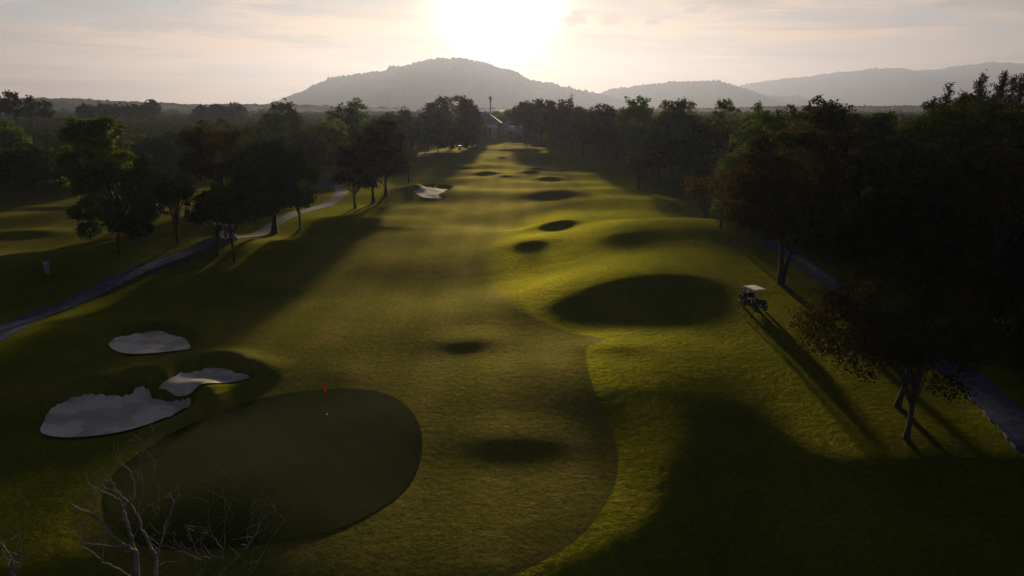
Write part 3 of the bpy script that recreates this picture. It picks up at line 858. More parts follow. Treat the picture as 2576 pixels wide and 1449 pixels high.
# dark wood on the right
RW = [(38, 84, 17.2, 13, 'brown'), (42, 70, 18.0, 14, 'dark'), (50, 62, 19.0, 13, 'dark'), (38, 104, 17.0, 12, 'green'), (52, 78, 19.2, 14, 'dark'),
      (60, 62, 19.5, 13, 'dark'), (47, 49, 15.5, 12, 'dark'), (61, 92, 19.4, 13, 'brown'), (68, 76, 19.6, 14, 'green'), (48, 96, 17.5, 12, 'dark'),
      (40, 55, 13.5, 9, 'rust'), (56, 46, 17, 12, 'dark'), (72, 96, 18, 13, 'dark'), (44, 118, 16.5, 13, 'brown'), (58, 112, 17.5, 13, 'green'),
      (42, 38, 12, 9, 'dark'), (50, 33, 14, 11, 'dark'), (80, 84, 19, 14, 'dark'), (40, 27, 12, 9, 'dark')]
where = ['right of the big rusty tree', 'closest above the bend of the right path', 'in the heart of the right wood', 'just behind the big rusty tree', 'under the tallest pines',
         'near the right edge above the path', 'overhanging the right cart path', 'far back below the pines', 'with a yellow lit side at the right edge', 'behind the heart of the right wood',
         'low and rusty above the autumn tree', 'at the right edge over the path', 'far back at the right edge', 'furthest back behind the big rusty tree', 'far back left of the pines',
         'low beside the near end of the path', 'at the right edge beside the path end', 'beyond the yellow lit tree', 'at the lower right edge beside the path']
for k, ((x, y, hgt, wd, mt), wh) in enumerate(zip(RW, where)):
    sh = ('dome', 'round', 'layered')[k % 3]
    arr = make_tree(400 + k, hgt, wd * 1.15, hgt * .05, sh, max(.22, y * .0032), .3, 1, (0, 0), 1.9, .4)
    place_tree(arr, LM[mt], 'broadleaf_tree', 'dense tree ' + wh, (x, y, ground_z(x, y)), 0, None)
# bushes under the right wood
RB = random.Random(12)
bushes = []
for k in range(3):
    tv, tf, cv, cf = make_tree(800 + k, 3.4, 4.6, .25, 'dome', .26, .06, 1, (0, 0), 1.7)
    bushes.append((mesh_np('stem', tv, tf, BARK, True), mesh_np('foliage', cv, cf, LM[('dark', 'green', 'brown')[k]], False)))
for k in range(70):
    y = RB.uniform(30, 125); x0_ = max(31.5 + 0.0 * y, 36 - .0 * y) + (0 if y > 75 else (75 - y) * .06)
    x = x0_ + RB.uniform(0, 1) ** 1.5 * (.8 * y + 6 - x0_ if .8 * y + 6 > x0_ + 6 else 6)
    o = bpy.data.objects.new('bush', None); COL.objects.link(o)
    props(o, 'dark bush in the undergrowth of the right wood', 'bush', 'bushes under the right wood')
    o.location = (x, y, ground_z(x, y)); o.rotation_euler = (0, 0, RB.uniform(0, 6.28)); q = RB.uniform(.7, 1.4); o.scale = (q, q, q * RB.uniform(.8, 1.2))
    obj('stem', bushes[k % 3][0], o); obj('foliage', bushes[k % 3][1], o)
# pines above the wood
for k, (x, yt, dist, wp, lb) in enumerate(((2342, 246, 118, 26, 'smallest pine at the left end of the pine row'), (2375, 207, 116, 44, 'pine with a leaning tip at the left of the row'),
                             (2455, 184, 112, 56, 'single tall pine standing clear of the right wood'), (2506, 180, 118, 56, 'pine with the ragged broken top'),
                             (2532, 190, 124, 50, 'dense pine right of the ragged one'), (2556, 187, 120, 50, 'pine second from the right edge'), (2584, 196, 118, 56, 'pine cut by the right edge of the picture'),
                             (2414, 232, 120, 40, 'short pine between the leaning and the tall one'), (2490, 236, 126, 40, 'short pine beside the ragged pine'))):
    X, Y, _ = at(x, 300, dist); Z = ground_z(X, Y); r = ray(x, yt); zt = CAMZ + Y * r[2] / r[1]
    arr = make_pine(700 + k, zt - Z, wp / FPX * Y * 1.6, 5, .30, .22)
    place_tree(arr, LM['needle'], 'pine_tree', lb, (X, Y, Z))

# woods: shared tree meshes, copied
variants = []
for k, (sh, mt) in enumerate((('dome', 'dark'), ('round', 'green'), ('dome', 'brown'), ('round', 'rust'), ('flat', 'dark'), ('vase', 'green'), ('dome', 'pale'), ('round', 'brown'), ('layered', 'dark'), ('tall', 'lime'))):
    tv, tf, cv, cf = make_tree(900 + k, 14, 10.5, 3.0, sh, .62, .28, 1, (0, 0), 1.5)
    variants.append((mesh_np('trunk', tv, tf, BARK, True), mesh_np('crown', cv, cf, LM[mt], False), cv, cf, mt))

def wood(points, group, label):
    for (x, y, hgt, wd, vi, rz) in points:
        tm, cm = variants[vi][:2]
        o = bpy.data.objects.new('broadleaf_tree', None); COL.objects.link(o)
        props(o, label, 'tree', group); o.location = (x, y, ground_z(x, y)); o.rotation_euler = (0, 0, rz)
        o.scale = (wd / 10.5, wd / 10.5, hgt / 14)
        obj('trunk', tm, o); obj('crown', cm, o)

def scatter(seed, x0, x1, y0, y1, step, inside):
    R = random.Random(seed); out = []
    y = y0
    while y < y1:
        x = x0 + R.uniform(0, step)
        while x < x1:
            xx, yy = x + R.uniform(-.4, .4) * step, y + R.uniform(-.4, .4) * step
            if inside(xx, yy): out.append((xx, yy))
            x += step
        y += step
    return out
def left_ok(x, y):
    if y < 205 and x > -96: return False
    if y < 150: return x < -45 - 0 and x > -.80 * y - 8 and x < -.30 * y and (x < -.56 * y or y > 138)
    edge = -46 if y < 300 else -46 + (y - 300) * .23
    return -.80 * y - 10 < x < edge and not (y < 190 and x > -52)
def right_ok(x, y):
    if y < 185: return 44 < x < .82 * y + 8 and y > 122
    edge = 44 if y < 230 else 44 - (y - 230) * .22
    return edge < x < .80 * y + 10
R_ = random.Random(3)
def dress(pts, hlo, hhi, pal):
    return [(x, y, R_.uniform(hlo, hhi), R_.uniform(9, 14), R_.choice(pal), R_.uniform(0, 6.28)) for x, y in pts]
lw = scatter(1, -330, -10, 138, 430, 10.5, left_ok); rw = scatter(2, 0, 340, 122, 430, 10.5, right_ok)
lw.sort(key=lambda p: p[1]); rw.sort(key=lambda p: p[1])
lw1, lw2 = lw[:110], lw[110:]; rw1, rw2 = rw[:90], rw[90:]
wood(dress(lw1, 6, 9.5, (0, 1, 2, 4, 6, 7, 8, 0, 1)), 'trees of the wood beyond the left fairway', 'tree in the unbroken wood behind the left fairway')
wood(dress(rw1, 11, 16, (0, 1, 2, 3, 4, 7, 8)), 'trees of the wood behind the right tree row', 'tree in the wood behind the right tree row')
wood(dress([(-16, 452), (-9, 468), (-3, 470), (4, 466), (-24, 455), (9, 462), (13, 450), (-30, 440), (18, 440), (0, 500), (-12, 510), (12, 505)], 13, 17, (2, 3, 7, 1)), 'trees around the clubhouse', 'tall hazy tree standing behind the clubhouse')

def merge_wood(name, pts, label, seed, keep, leafscale=1.0):
    """a far wood that reads as one mass"""
    R = np.random.RandomState(seed); VV = []; n = 0
    for (x, y, hgt, wd, vi, rz) in pts:
        cv = variants[vi][2].reshape(-1, 4, 3)
        sel = cv[R.permutation(len(cv))[:keep]]
        c = sel.mean(1, keepdims=True)
        q = (c + (sel - c) * leafscale).reshape(-1, 3)
        s, c_ = math.sin(rz), math.cos(rz)
        k = wd / 10.5
        VV.append(np.stack([(q[:, 0] * c_ - q[:, 1] * s) * k + x, (q[:, 0] * s + q[:, 1] * c_) * k + y, q[:, 2] * hgt / 14 + (-1 if y > 600 else ground_z(x, y))], 1).astype(np.float32))
    V = np.concatenate(VV)
    me = mesh_np(name, V, np.arange(len(V)).reshape(-1, 4), WOODM, False)
    props(obj(name, me), label, 'wood', kind='stuff')
def wood_material():
    m = bpy.data.materials.new('distant_foliage'); m.use_nodes = True
    t = NT(m.node_tree); t.n.clear(); out = t.new('ShaderNodeOutputMaterial')
    pos = t.new('ShaderNodeNewGeometry').outputs['Position']
    flat = t.comb(t.sep(pos)[0], t.sep(pos)[1], 0.0)
    c = t.mix(t.mr(t.noise(flat, .05, 3, .6), .4, .6), (.020, .036, .010), (.036, .052, .014))
    c = t.mix(t.mr(t.noise(flat, .11, 2, .6), .52, .66, 0, .8), c, (.034, .024, .012))
    c = t.mix(t.mr(t.noise(pos, 1.0, 2, .6), .4, .7, 0, .4), c, (.040, .046, .016))
    df = t.new('ShaderNodeBsdfDiffuse'); tr = t.new('ShaderNodeBsdfTranslucent'); mx = t.new('ShaderNodeMixShader'); mx.inputs[0].default_value = .25
    t.l.new(c, df.inputs[0]); t.l.new(c, tr.inputs[0]); t.l.new(df.outputs[0], mx.inputs[1]); t.l.new(tr.outputs[0], mx.inputs[2]); t.l.new(mx.outputs[0], out.inputs[0])
    return m
WOODM = wood_material()
merge_wood('distant_wood', dress(lw2, 7, 11, (0, 1, 2, 4, 6, 8)), 'deep wood filling the left behind the first trees', 5, 520, 1.25)
merge_wood('distant_wood', dress(rw2, 10, 15, (0, 1, 2, 4, 8)), 'deep wood filling the right behind the first trees', 6, 520, 1.25)
farp = scatter(9, -1150, 1150, 430, 1250, 15.5, lambda x, y: abs(x) < .80 * y + 20 and not (abs(x + 2) < 22 and y < 480))
farp = [(x, y, R_.uniform(7, 12.5) * (1.0 if R_.random() < .95 else 1.35), R_.uniform(14, 20), R_.choice((0, 1, 2, 4, 8)), R_.uniform(0, 6)) for x, y in farp]
merge_wood('far_forest', farp, 'far flat forest running back to the hills', 7, 110, 2.3)
farp = scatter(19, -1500, 1500, 1250, 1800, 26, lambda x, y: abs(x) < .80 * y + 20)
farp = [(x, y, R_.uniform(7, 10), R_.uniform(30, 40), R_.choice((0, 1, 2, 4)), R_.uniform(0, 6)) for x, y in farp]
merge_wood('far_plantation', farp, 'even low plantation canopy before the horizon', 8, 80, 4.0)

# ------------------------------------------------------------------ bare trees in the left foreground
def bare_tree(limbs, dist, foot, name, label, seed, twig=1.0, bark=BARKP, minr=.006):
    """limbs: (points in pixels, start radius, end radius, depth drift) built at their real distance"""
    R = np.random.RandomState(seed)
    ox, oy = foot; oz = ground_z(ox, oy)
    root = thing(name, label, 'tree', (ox, oy, oz))
    tb = MB(); br = MB(); O = np.array((ox, oy, oz))
    for li, (pts, r0, r1, dd) in enumerate(limbs):
        P = [np.array(at(p[0], p[1], dist + dd * (i / max(1, len(pts) - 1)))) for i, p in enumerate(pts)]
        P = crom(P, 4, closed=False)
        n = len(P); P = [p + R.normal(size=3) * .012 - O for p in P]
        rr = [.60 * (r0 * (1 - i / (n - 1)) + r1 * i / (n - 1)) for i in range(n)]
        if li == 0:
            P = [np.array((0, 0, -.2)), np.array((0.05, 0, P[0][2] * .4)), P[0] * [.6, .6, .75]] + P; rr = [r0 * 2.0, r0 * 1.6, r0 * 1.2] + rr
            tb.tube(P, rr, 8)
        else: br.tube(P, rr, 6)
        for i in range(2, n, 2):
            if R.rand() < .62 * twig:
                L = R.uniform(.25, .75) * twig; dvec = R.normal(size=3); dvec[2] = abs(dvec[2]) + .5; dvec /= np.linalg.norm(dvec)
                q = [P[i]]; rs = [min(rr[i] * .45, .014)]
                for k in range(4):
                    dvec = dvec + R.normal(size=3) * .28; dvec /= np.linalg.norm(dvec)
                    q.append(q[-1] + dvec * L / 4); rs.append(rs[0] * (1 - (k + 1) / 5))
                    if k == 1 and R.rand() < .7:
                        e = dvec + R.normal(size=3) * .8; e /= np.linalg.norm(e)
                        br.tube([q[-1], q[-1] + e * L * .25, q[-1] + e * L * .5 + (0, 0, .05)], [.006, .005, .003], 4)
                br.tube(q, [max(v, .003) for v in rs], 4)
    tb.build('trunk', bark, root, smooth_=True); br.build('branches', bark, root, smooth_=True)
Z7 = lambda *p: [(x * .2976, 1086 + y * .2976) for x, y in p]
bare_tree([
    (Z7((1165,1240),(1150,1040),(1120,940),(1090,840),(1060,720),(1030,640),(1010,560),(960,450),(925,400)), .085, .02, 0.4),
    (Z7((1150,1010),(1050,960),(960,880),(860,770),(760,700),(680,655),(570,600)), .06, .022, -.8),
    (Z7((765,700),(785,650),(805,590)), .03, .012, -.3),
    (Z7((1030,650),(1080,610),(1130,570),(1140,500),(1130,400),(1080,310),(1000,240),(960,215)), .04, .012, .5),
    (Z7((1160,710),(1100,610),(1030,550),(970,500),(890,480)), .032, .014, .5),
    (Z7((1000,570),(900,520),(830,490),(770,450),(735,380),(725,320)), .026, .008, -.5),
    (Z7((1300,1260),(1320,1070),(1270,980),(1230,880),(1190,790),(1165,710)), .065, .03, .3),
    (Z7((1320,1060),(1360,960),(1400,800),(1440,700),(1480,590),(1525,525)), .045, .018, -.3),
    (Z7((1465,610),(1450,560),(1430,505)), .022, .008, 0),
    (Z7((1165,700),(1190,560),(1200,450),(1180,340)), .024, .012, .4),
    (Z7((1205,450),(1260,410),(1300,380),(1310,290),(1330,250)), .018, .006, .4),
    (Z7((1165,420),(1175,300),(1200,200),(1240,130),(1255,60)), .014, .006, .5),
    (Z7((1215,170),(1260,110),(1310,65)), .009, .004, .2),
    (Z7((1120,1240),(980,1150),(870,1100),(780,1020),(700,970),(660,880),(610,840)), .03, .012, -.5),
    (Z7((1120,950),(1000,970),(850,955),(740,945),(640,975)), .022, .008, -.5),
    (Z7((700,960),(690,860),(715,760)), .012, .004, 0),
    (Z7((1120,1000),(1060,945),(940,895)), .03, .012, -.3),
    (Z7((1170,900),(1260,770),(1350,650),(1330,540)), .012, .005, .5),
    (Z7((1200,660),(1270,610),(1330,590),(1340,530)), .012, .006, .5),
], 12.6, (at(353, 1449, 12.6)[0] + .1, 12.4), 'bare_tree', 'leafless pale barked tree with thick broken limbs, bottom left', 21, .7)
bare_tree([
    (Z7((1640,1300),(1680,1219),(1760,1090),(1735,1050)), .06, .02, .3),
    (Z7((1820,1240),(1960,1110),(2080,980),(2140,900),(2210,770),(2270,700),(2330,670),(2300,590)), .05, .008, .6),
    (Z7((2090,1240),(2200,1080),(2280,920),(2400,760),(2490,650)), .022, .005, .3),
    (Z7((2240,740),(2190,650),(2140,560),(2165,520)), .012, .005, .3),
    (Z7((2415,750),(2340,680),(2300,600)), .010, .004, .3),
    (Z7((1700,1090),(1600,1040),(1500,1000),(1400,960)), .02, .007, -.4),
    (Z7((1890,1140),(1880,1000),(1800,890),(1760,760),(1780,620)), .016, .005, .5),
    (Z7((1890,1000),(1905,780),(1910,640),(1880,480)), .013, .004, .5),
    (Z7((1908,760),(1940,640),(1975,480)), .010, .004, .4),
    (Z7((1430,1180),(1600,1000),(1760,860),(1960,690)), .010, .004, -.4),
    (Z7((1540,980),(1440,870),(1400,820)), .008, .003, 0),
    (Z7((2100,960),(2090,860),(2140,700),(2120,600)), .016, .005, .3),
    (Z7((2080,1219),(2160,1000),(2260,820),(2230,640)), .012, .004, .2),
    (Z7((1700,1090),(1640,960),(1600,850),(1540,770)), .012, .004, .4),
    (Z7((1740,1060),(1700,900),(1790,760),(1850,600)), .012, .004, .6),
], 12.0, (at(490, 1449, 12)[0], 11.9), 'bare_tree', 'leafless tree of fine dark twigs right of the thick limbed bare tree', 22, 1.0, BARKM)
bare_tree([
    (Z7((110,1260),(100,1110),(140,1050),(170,1000),(160,880),(145,750)), .07, .01, .3),
    (Z7((110,1090),(50,990),(0,940),(-80,880)), .03, .01, .3),
    (Z7((180,1110),(90,1080),(0,1075),(-80,1060)), .02, .01, .3),
    (Z7((160,900),(210,820),(250,700),(210,580)), .008, .003, .2),
], 12.4, (at(30, 1449, 12.4)[0], 12.3), 'bare_tree', 'leafless twiggy tree cut by the left edge, bottom corner', 23, 1.2, BARKP)

# ------------------------------------------------------------------ clubhouse, towers
ROOFM = principled('grey_roof_tiles', (.20, .22, .25), .7, .3, noise_amt=.15, nscale=1.0, bump=.4, bscale=3)
WALLM = principled('white_render', (.80, .80, .84), .8, .2, noise_amt=.06)
DARKG = principled('dark_glass', (.03, .028, .03), .2, .5, noise_amt=.1)
TERRA = principled('terracotta_trim', (.14, .07, .045), .9, .1)

def hip_roof(mb, c, sx, sy, h, rdg, over=1.2):
    x, y = sx / 2 + over, sy / 2 + over; cx, cy, cz = c
    mb.poly([(cx - x, cy - y, cz), (cx + x, cy - y, cz), (cx + x, cy + y, cz), (cx - x, cy + y, cz), (cx - rdg, cy, cz + h), (cx + rdg, cy, cz + h),
             (cx - x, cy - y, cz - .3), (cx + x, cy - y, cz - .3), (cx + x, cy + y, cz - .3), (cx - x, cy + y, cz - .3)],
            [(0, 1, 5, 4), (1, 2, 5), (2, 3, 4, 5), (3, 0, 4), (9, 8, 7, 6), (6, 7, 1, 0), (7, 8, 2, 1), (8, 9, 3, 2), (9, 6, 0, 3)])

CD = 415.0
def cpt(x, y): return at(x, y, CD)
Xc = cpt(1221, 340)[0]; zb = ground_z(Xc, CD); k = CD / (FPX / CP) * 1.0
zr = lambda y: at(1288, y, CD)[2] - 0.0
club = thing('clubhouse', 'white clubhouse with a steep grey hipped roof and tall columns', 'clubhouse', (Xc, CD, zb))
ze = zr(311) - zb; zt_ = zr(283) - zb
mb = MB(); mb.box((0, 5, ze / 2), (13, 9, ze)); mb.build('wall', TERRA, club)
mb = MB(); hip_roof(mb, (0, 4, ze + .3), 17.4, 15, zt_ - ze, 1.0); rf = mb.build('roof', ROOFM, club)
mb = MB(); mb.box((0, -3.3, ze - 1.25), (14.0, .5, 2.1)); mb.build('fascia', WALLM, club)
mb = MB(); mb.box((0, -3.3, ze + .12), (15.5, .9, .3)); mb.build('eaves_trim', TERRA, club)
for xx in (-6.2, -4.4, 4.4, 6.2):
    mb = MB(); hh = ze - 2.3; mb.box((xx, -3.3, hh / 2), (1.15, 1.1, hh)); mb.box((xx, -3.3, .3), (1.6, 1.6, .6)); mb.build('column', WALLM, club, .05)
for xx in (-4.3, -.2, 4.8):
    mb = MB(); mb.box((xx, .46, ze * .38), (2.4, .1, ze * .7)); wn = mb.build('window', DARKG, club)
    mb = MB(); mb.box((xx, .38, ze * .38), (.12, .08, ze * .7)); mb.box((xx, .38, ze * .5), (2.4, .08, .12)); mb.build('frame', WALLM, wn)
mb = MB(); mb.lathe([(.35, 0), (.45, .3), (.2, .7), (.08, 1.4)], (0, 4, zt_ + .2), 10); mb.build('finial', WHITE, rf)
Xa = at(1277, 340, CD + 12)[0]; za = ground_z(Xa, CD + 12)
an = thing('pavilion', 'low white pavilion with a two tier grey roof right of the clubhouse', 'pavilion', (Xa, CD + 12, za))
e2 = at(1288, 321, CD + 12)[2] - za; t2 = at(1288, 304, CD + 12)[2] - za
mb = MB(); mb.box((1, 4, e2 / 2), (8, 7, e2)); mb.build('wall', WALLM, an)
mb = MB(); hip_roof(mb, (1, 4, e2 + .2), 9, 9, (t2 - e2) * .6, 3); hip_roof(mb, (1, 4, e2 + (t2 - e2) * .5), 6, 5, (t2 - e2) * .5, 1, .6); mb.build('roof', ROOFM, an)
for xx in (-1.8, .6, 3.2):
    mb = MB(); mb.box((xx, -.06, e2 * .42), (1.5, .1, e2 * .5)); mb.build('window', DARKG, an)
Xt = at(1312, 345, CD - 8)[0]; ztt = ground_z(Xt, CD - 8)
te = thing('terrace', 'white railed terrace half hidden by the trees right of the clubhouse', 'terrace', (Xt, CD - 8, ztt))
mb = MB(); mb.box((0, 0, 1.0), (21, 3, 2.0)); mb.build('base_wall', TERRA, te)
mb = MB(); mb.box((0, -1.3, 2.25), (21.4, .3, .5)); mb.build('kerb', WALLM, te)
mb = MB(); mb.box((0, -1.3, 3.5), (21.4, .12, .12)); mb.build('handrail', WHITE, te)
for i in range(8):
    mb = MB(); mb.box((-10.2 + i * 2.9, -1.3, 3.9), (.28, .28, 3.0)); mb.build('post', WALLM, te)
mb = MB(); mb.box((-3, 2.5, 4.5), (9, 3, 4.6)); mb.build('wall', WALLM, te)
Xw, Yw = at(1234, 300, 455)[0], 455; zw = ground_z(Xw, Yw); zwt = at(1288, 242, 455)[2] - zw
wt = thing('water_tower', 'slender pale water tower rising behind the clubhouse roof', 'water tower', (Xw, Yw, zw))
mb = MB(); mb.lathe([(.9, 0), (.5, 3), (.38, zwt * .5), (.34, zwt - 2.6)], n=14); mb.build('shaft', WALLM, wt, smooth_=True)
mb = MB(); mb.lathe([(.34, zwt - 2.9), (.6, zwt - 2.4), (1.25, zwt - 1.5), (1.3, zwt - 1.1), (.8, zwt - .4), (.5, zwt - .1), (.12, zwt + .5)], n=18); mb.build('tank', WALLM, wt, smooth_=True)
mb = MB()
for i in range(0, int(zwt * 2) - 6): mb.box((0, -.75, i * .5 + .6), (.4, .05, .05))
mb.box((-.2, -.75, zwt / 2 - 1), (.05, .05, zwt - 3)); mb.box((.2, -.75, zwt / 2 - 1), (.05, .05, zwt - 3)); mb.build('ladder', DARKG, wt)
Xm, Ym = at(1437, 300, 520)[0], 520; zmt = at(1288, 236, 520)[2]
ms = thing('lattice_mast', 'thin lattice radio mast above the right tree row', 'radio mast', (Xm, Ym, 0))
mb = MB()
for a in range(3):
    t = a * 2.094; mb.tube([(1.1 * math.cos(t), 1.1 * math.sin(t), -1), (.45 * math.cos(t), .45 * math.sin(t), zmt)], .09, 5)
for i in range(int(zmt / 2)):
    for a in range(3):
        t0, t1 = a * 2.094, (a + 1) * 2.094; s0 = 1.1 - .65 * i * 2 / zmt; s1 = 1.1 - .65 * (i * 2 + 2) / zmt
        mb.tube([(s0 * math.cos(t0), s0 * math.sin(t0), i * 2), (s1 * math.cos(t1), s1 * math.sin(t1), i * 2 + 2)], .05, 4)
mb.build('frame', DARKG, ms)
for k_ in (-1, 1):
    mb = MB(); mb.box((k_ * 1.1, 0, zmt - 1.6), (.35, .25, 2.6)); mb.box((k_ * .55, 0, zmt - 1.6), (1.1, .1, .1)); mb.build('antenna', WALLM, ms)
mb = MB(); mb.tube([(0, 0, zmt - .5), (0, 0, zmt + 5)], [.09, .03], 5); mb.build('lightning_rod', DARKG, ms)

# ------------------------------------------------------------------ flag, posts, bin
RED = leaf_mat('red_cloth', (.75, .012, .012), (.85, .02, .015), .6)
METAL = principled('worn_metal', (.30, .30, .28), .4, .5, metal=.6)
fx, fy, fz = gp(822, 1043)
fl = thing('flagstick', 'thin flagstick with a drooping red flag on the putting green', 'flag', (fx, fy, fz))
mb = MB(); mb.tube([(0, 0, -.1), (0, 0, 2.13)], [.011, .008], 8); mb.lathe([(.016, 2.12), (.02, 2.15), (.004, 2.19)], n=8); mb.build('pole', principled('pole_paint', (.14, .13, .06), .5, .3), fl)
V = []; F = []; nu, nv = 9, 12
for i in range(nu):
    for j in range(nv):
        u, v = i / (nu - 1), j / (nv - 1)
        wd = .015 + .10 * v
        V.append((wd * math.sin(u * 5.4 + .6) * (.35 + .65 * u) + .03 * v, wd * .6 * math.cos(u * 7 + v) - .01, 2.10 - .52 * v - .06 * u * v + .02 * math.sin(u * 9)))
for i in range(nu - 1):
    for j in range(nv - 1): F.append((i * nv + j, (i + 1) * nv + j, (i + 1) * nv + j + 1, i * nv + j + 1))
mb = MB(); mb.poly(V, F); f_ = mb.build('flag', RED, fl, smooth_=True); sm = f_.modifiers.new('thick', 'SOLIDIFY'); sm.thickness = .004
mb = MB(); mb.lathe([(.054, 0.0), (.058, .012), (.054, .014)], (0, 0, .024), 20); mb.build('cup_rim', METAL, fl)

def post(x, y, hgt, r, mat, label, name='marker_post', cat='marker post', cap=None):
    X, Y, Z = gp(x, y); o = thing(name, label, cat, (X, Y, Z))
    mb = MB(); mb.tube([(0, 0, -.2), (0, 0, hgt * .97), (0, 0, hgt)], [r, r, r * .6], 10); mb.build('post', mat, o)
    mb = MB(); mb.lathe([(r * 1.25, hgt * .80), (r * 1.25, hgt * .90)], n=10); mb.build('band', cap or WHITE, o)
    return o
BLK = principled('black_plastic', (.018, .018, .018), .5, .3)
post(787, 577, 1.1, .08, BLK, 'short dark post on the grass right of the slim green tree', cap=BLK)
post(1742, 566, 1.0, .08, BLK, 'short dark post left of the forked grey tree', cap=BLK)
post(757, 592, 1.5, .035, WHITE, 'thin white stake in front of the slim green tree')
bx_, by_, bz_ = gp(120, 686)
TEAL = principled('faded_blue_plastic', (.12, .19, .24), .6, .3)
bi = thing('litter_bin', 'upright blue grey bin standing on the left grass slope', 'bin', (bx_, by_, bz_))
mb = MB(); mb.lathe([(.24, -.1), (.25, .1), (.28, .95), (.285, 1.0)], n=18); mb.build('body', TEAL, bi, smooth_=False)
mb = MB(); mb.lathe([(.30, .99), (.31, 1.06), (.24, 1.13), (.05, 1.16)], n=18); mb.build('lid', principled('bin_lid', (.20, .27, .30), .6, .3), bi, smooth_=True)
mb = MB(); mb.box((.55, -.2, .02), (.35, .3, .05), .3); mb.build('foot_slab', PATH, bi)

# ------------------------------------------------------------------ golf carts
CBODY = principled('cart_body_dark', (.02, .022, .03), .35, .5)
CROOF = principled('cart_roof_white', (.74, .76, .80), .45, .4, noise_amt=.05)
SEATM = principled('seat_vinyl', (.05, .048, .045), .6, .3)
LAMPM = principled('headlamp_lens', (.45, .62, .60), .2, .6)
RUB = principled('rubber', (.015, .015, .015), .8, .2)
CREAM = principled('cart_cowl_cream', (.6, .6, .6), .45, .4)
BAGN = principled('golf_bag_navy', (.02, .03, .09), .7, .2); BAGW = principled('golf_bag_white', (.55, .55, .55), .6, .3)

def make_cart(loc, rz, label, cowl=CBODY, group='golf carts'):
    o = thing('golf_cart', label, 'golf cart', loc, rz, group)
    # front points to -y
    mb = MB(); mb.box((0, .1, .36), (1.12, 2.1, .16)); mb.box((0, .75, .55), (1.14, .9, .38), top=.94); mb.build('body', CBODY, o, .03)
    V = [(-.55, -.72, .42), (.55, -.72, .42), (.5, -1.22, .42), (-.5, -1.22, .42), (-.52, -.72, .98), (.52, -.72, .98), (.42, -1.16, .70), (-.42, -1.16, .70), (-.5, -.86, .95), (.5, -.86, .95)]
    mb = MB(); mb.poly(V, [(3, 2, 1, 0), (2, 3, 7, 6), (6, 7, 8, 9), (9, 8, 4, 5), (0, 1, 5, 4), (1, 2, 6, 9, 5), (3, 0, 4, 8, 7)]); cw = mb.build('front_cowl', cowl, o, .03)
    for s in (-1, 1):
        mb = MB(); mb.lathe([(.02, -.02), (.08, -.01), (.07, .03)], (0, 0, 0), 12, 'x'); h_ = mb.build('headlight', LAMPM, o, loc=(s * .3, -1.19, .60)); h_.rotation_euler = (0, 0, rad(-90)) ; h_.rotation_euler[2] = rad(-90)
    mb = MB(); mb.box((0, .35, .74), (1.08, .52, .14)); mb.build('seat', SEATM, o, .03)
    mb = MB(); mb.box((0, .66, 1.05), (1.08, .12, .5), rx=-.15); mb.build('backrest', SEATM, o, .03)
    mb = MB(); mb.tube([(-.28, -.68, .80), (-.28, -.42, 1.02)], .02, 6)
    ring = [(-.28 + .17 * math.cos(t), -.40 + .17 * math.sin(t) * .5, 1.04 + .17 * math.sin(t) * .85) for t in np.linspace(0, 6.283, 17)]
    mb.tube(ring, .015, 5); mb.build('steering_wheel', BLK, o)
    for s in (-1, 1):
        mb = MB(); mb.tube([(s * .52, -.80, .90), (s * .52, -.58, 1.80)], .018, 6); mb.build('roof_post', METAL, o)
        mb = MB(); mb.tube([(s * .52, .92, .62), (s * .52, .82, 1.80)], .018, 6); mb.build('roof_post', METAL, o)
    mb = MB(); mb.box((0, .12, 1.835), (1.16, 1.62, .07), top=.95); mb.build('roof', CROOF, o, .03)
    for s in (-1, 1):
        for yy in (-.82, .80):
            mb = MB(); mb.lathe([(.12, -.09), (.21, -.09), (.235, -.06), (.235, .06), (.21, .09), (.12, .09)], (s * .50, yy, .225), 18, 'x'); wh_ = mb.build('wheel', RUB, o)
            mb = MB(); mb.lathe([(.03, -.10), (.125, -.095), (.125, .095), (.03, .10)], (s * .50, yy, .225), 12, 'x'); mb.build('rim', METAL, wh_)
    for s, mt in ((-1, BAGN), (1, BAGW)):
        mb = MB(); mb.tube([(s * .26, 1.12, .50), (s * .26, 1.22, 1.0), (s * .26, 1.27, 1.34)], [.13, .14, .15], 10); bg_ = mb.build('golf_bag', mt, o)
        mb = MB()
        for q in range(6):
            a = q * 1.05; mb.tube([(s * .26 + .07 * math.cos(a), 1.26 + .07 * math.sin(a), 1.3), (s * .26 + .09 * math.cos(a), 1.30 + .09 * math.sin(a), 1.52 + .03 * q)], .008, 4)
            mb.box((s * .26 + .09 * math.cos(a), 1.30 + .09 * math.sin(a), 1.55 + .03 * q), (.07, .05, .08))
        mb.build('clubs', METAL, bg_)
    return o

def drop(x, y): X, Y, Z = gp(x, y); return (X, Y, Z)
cartloc = drop(1896, 776)
cart = make_cart(cartloc, math.atan2(1.25, .30) - rad(90) + rad(32), 'golf cart with a white roof standing on the grass with two people')
make_cart(drop(401, 543), rad(-8), 'golf cart driving over the neighbouring left fairway', CREAM)
make_cart(drop(557, 597), rad(38), 'left one of two golf carts under the trees beside the path', CREAM)
make_cart(drop(580, 602), rad(34), 'right one of two golf carts under the trees beside the path', CREAM)
make_cart(drop(1157, 377), rad(10), 'farthest golf cart, a tiny one on the far path', CREAM)

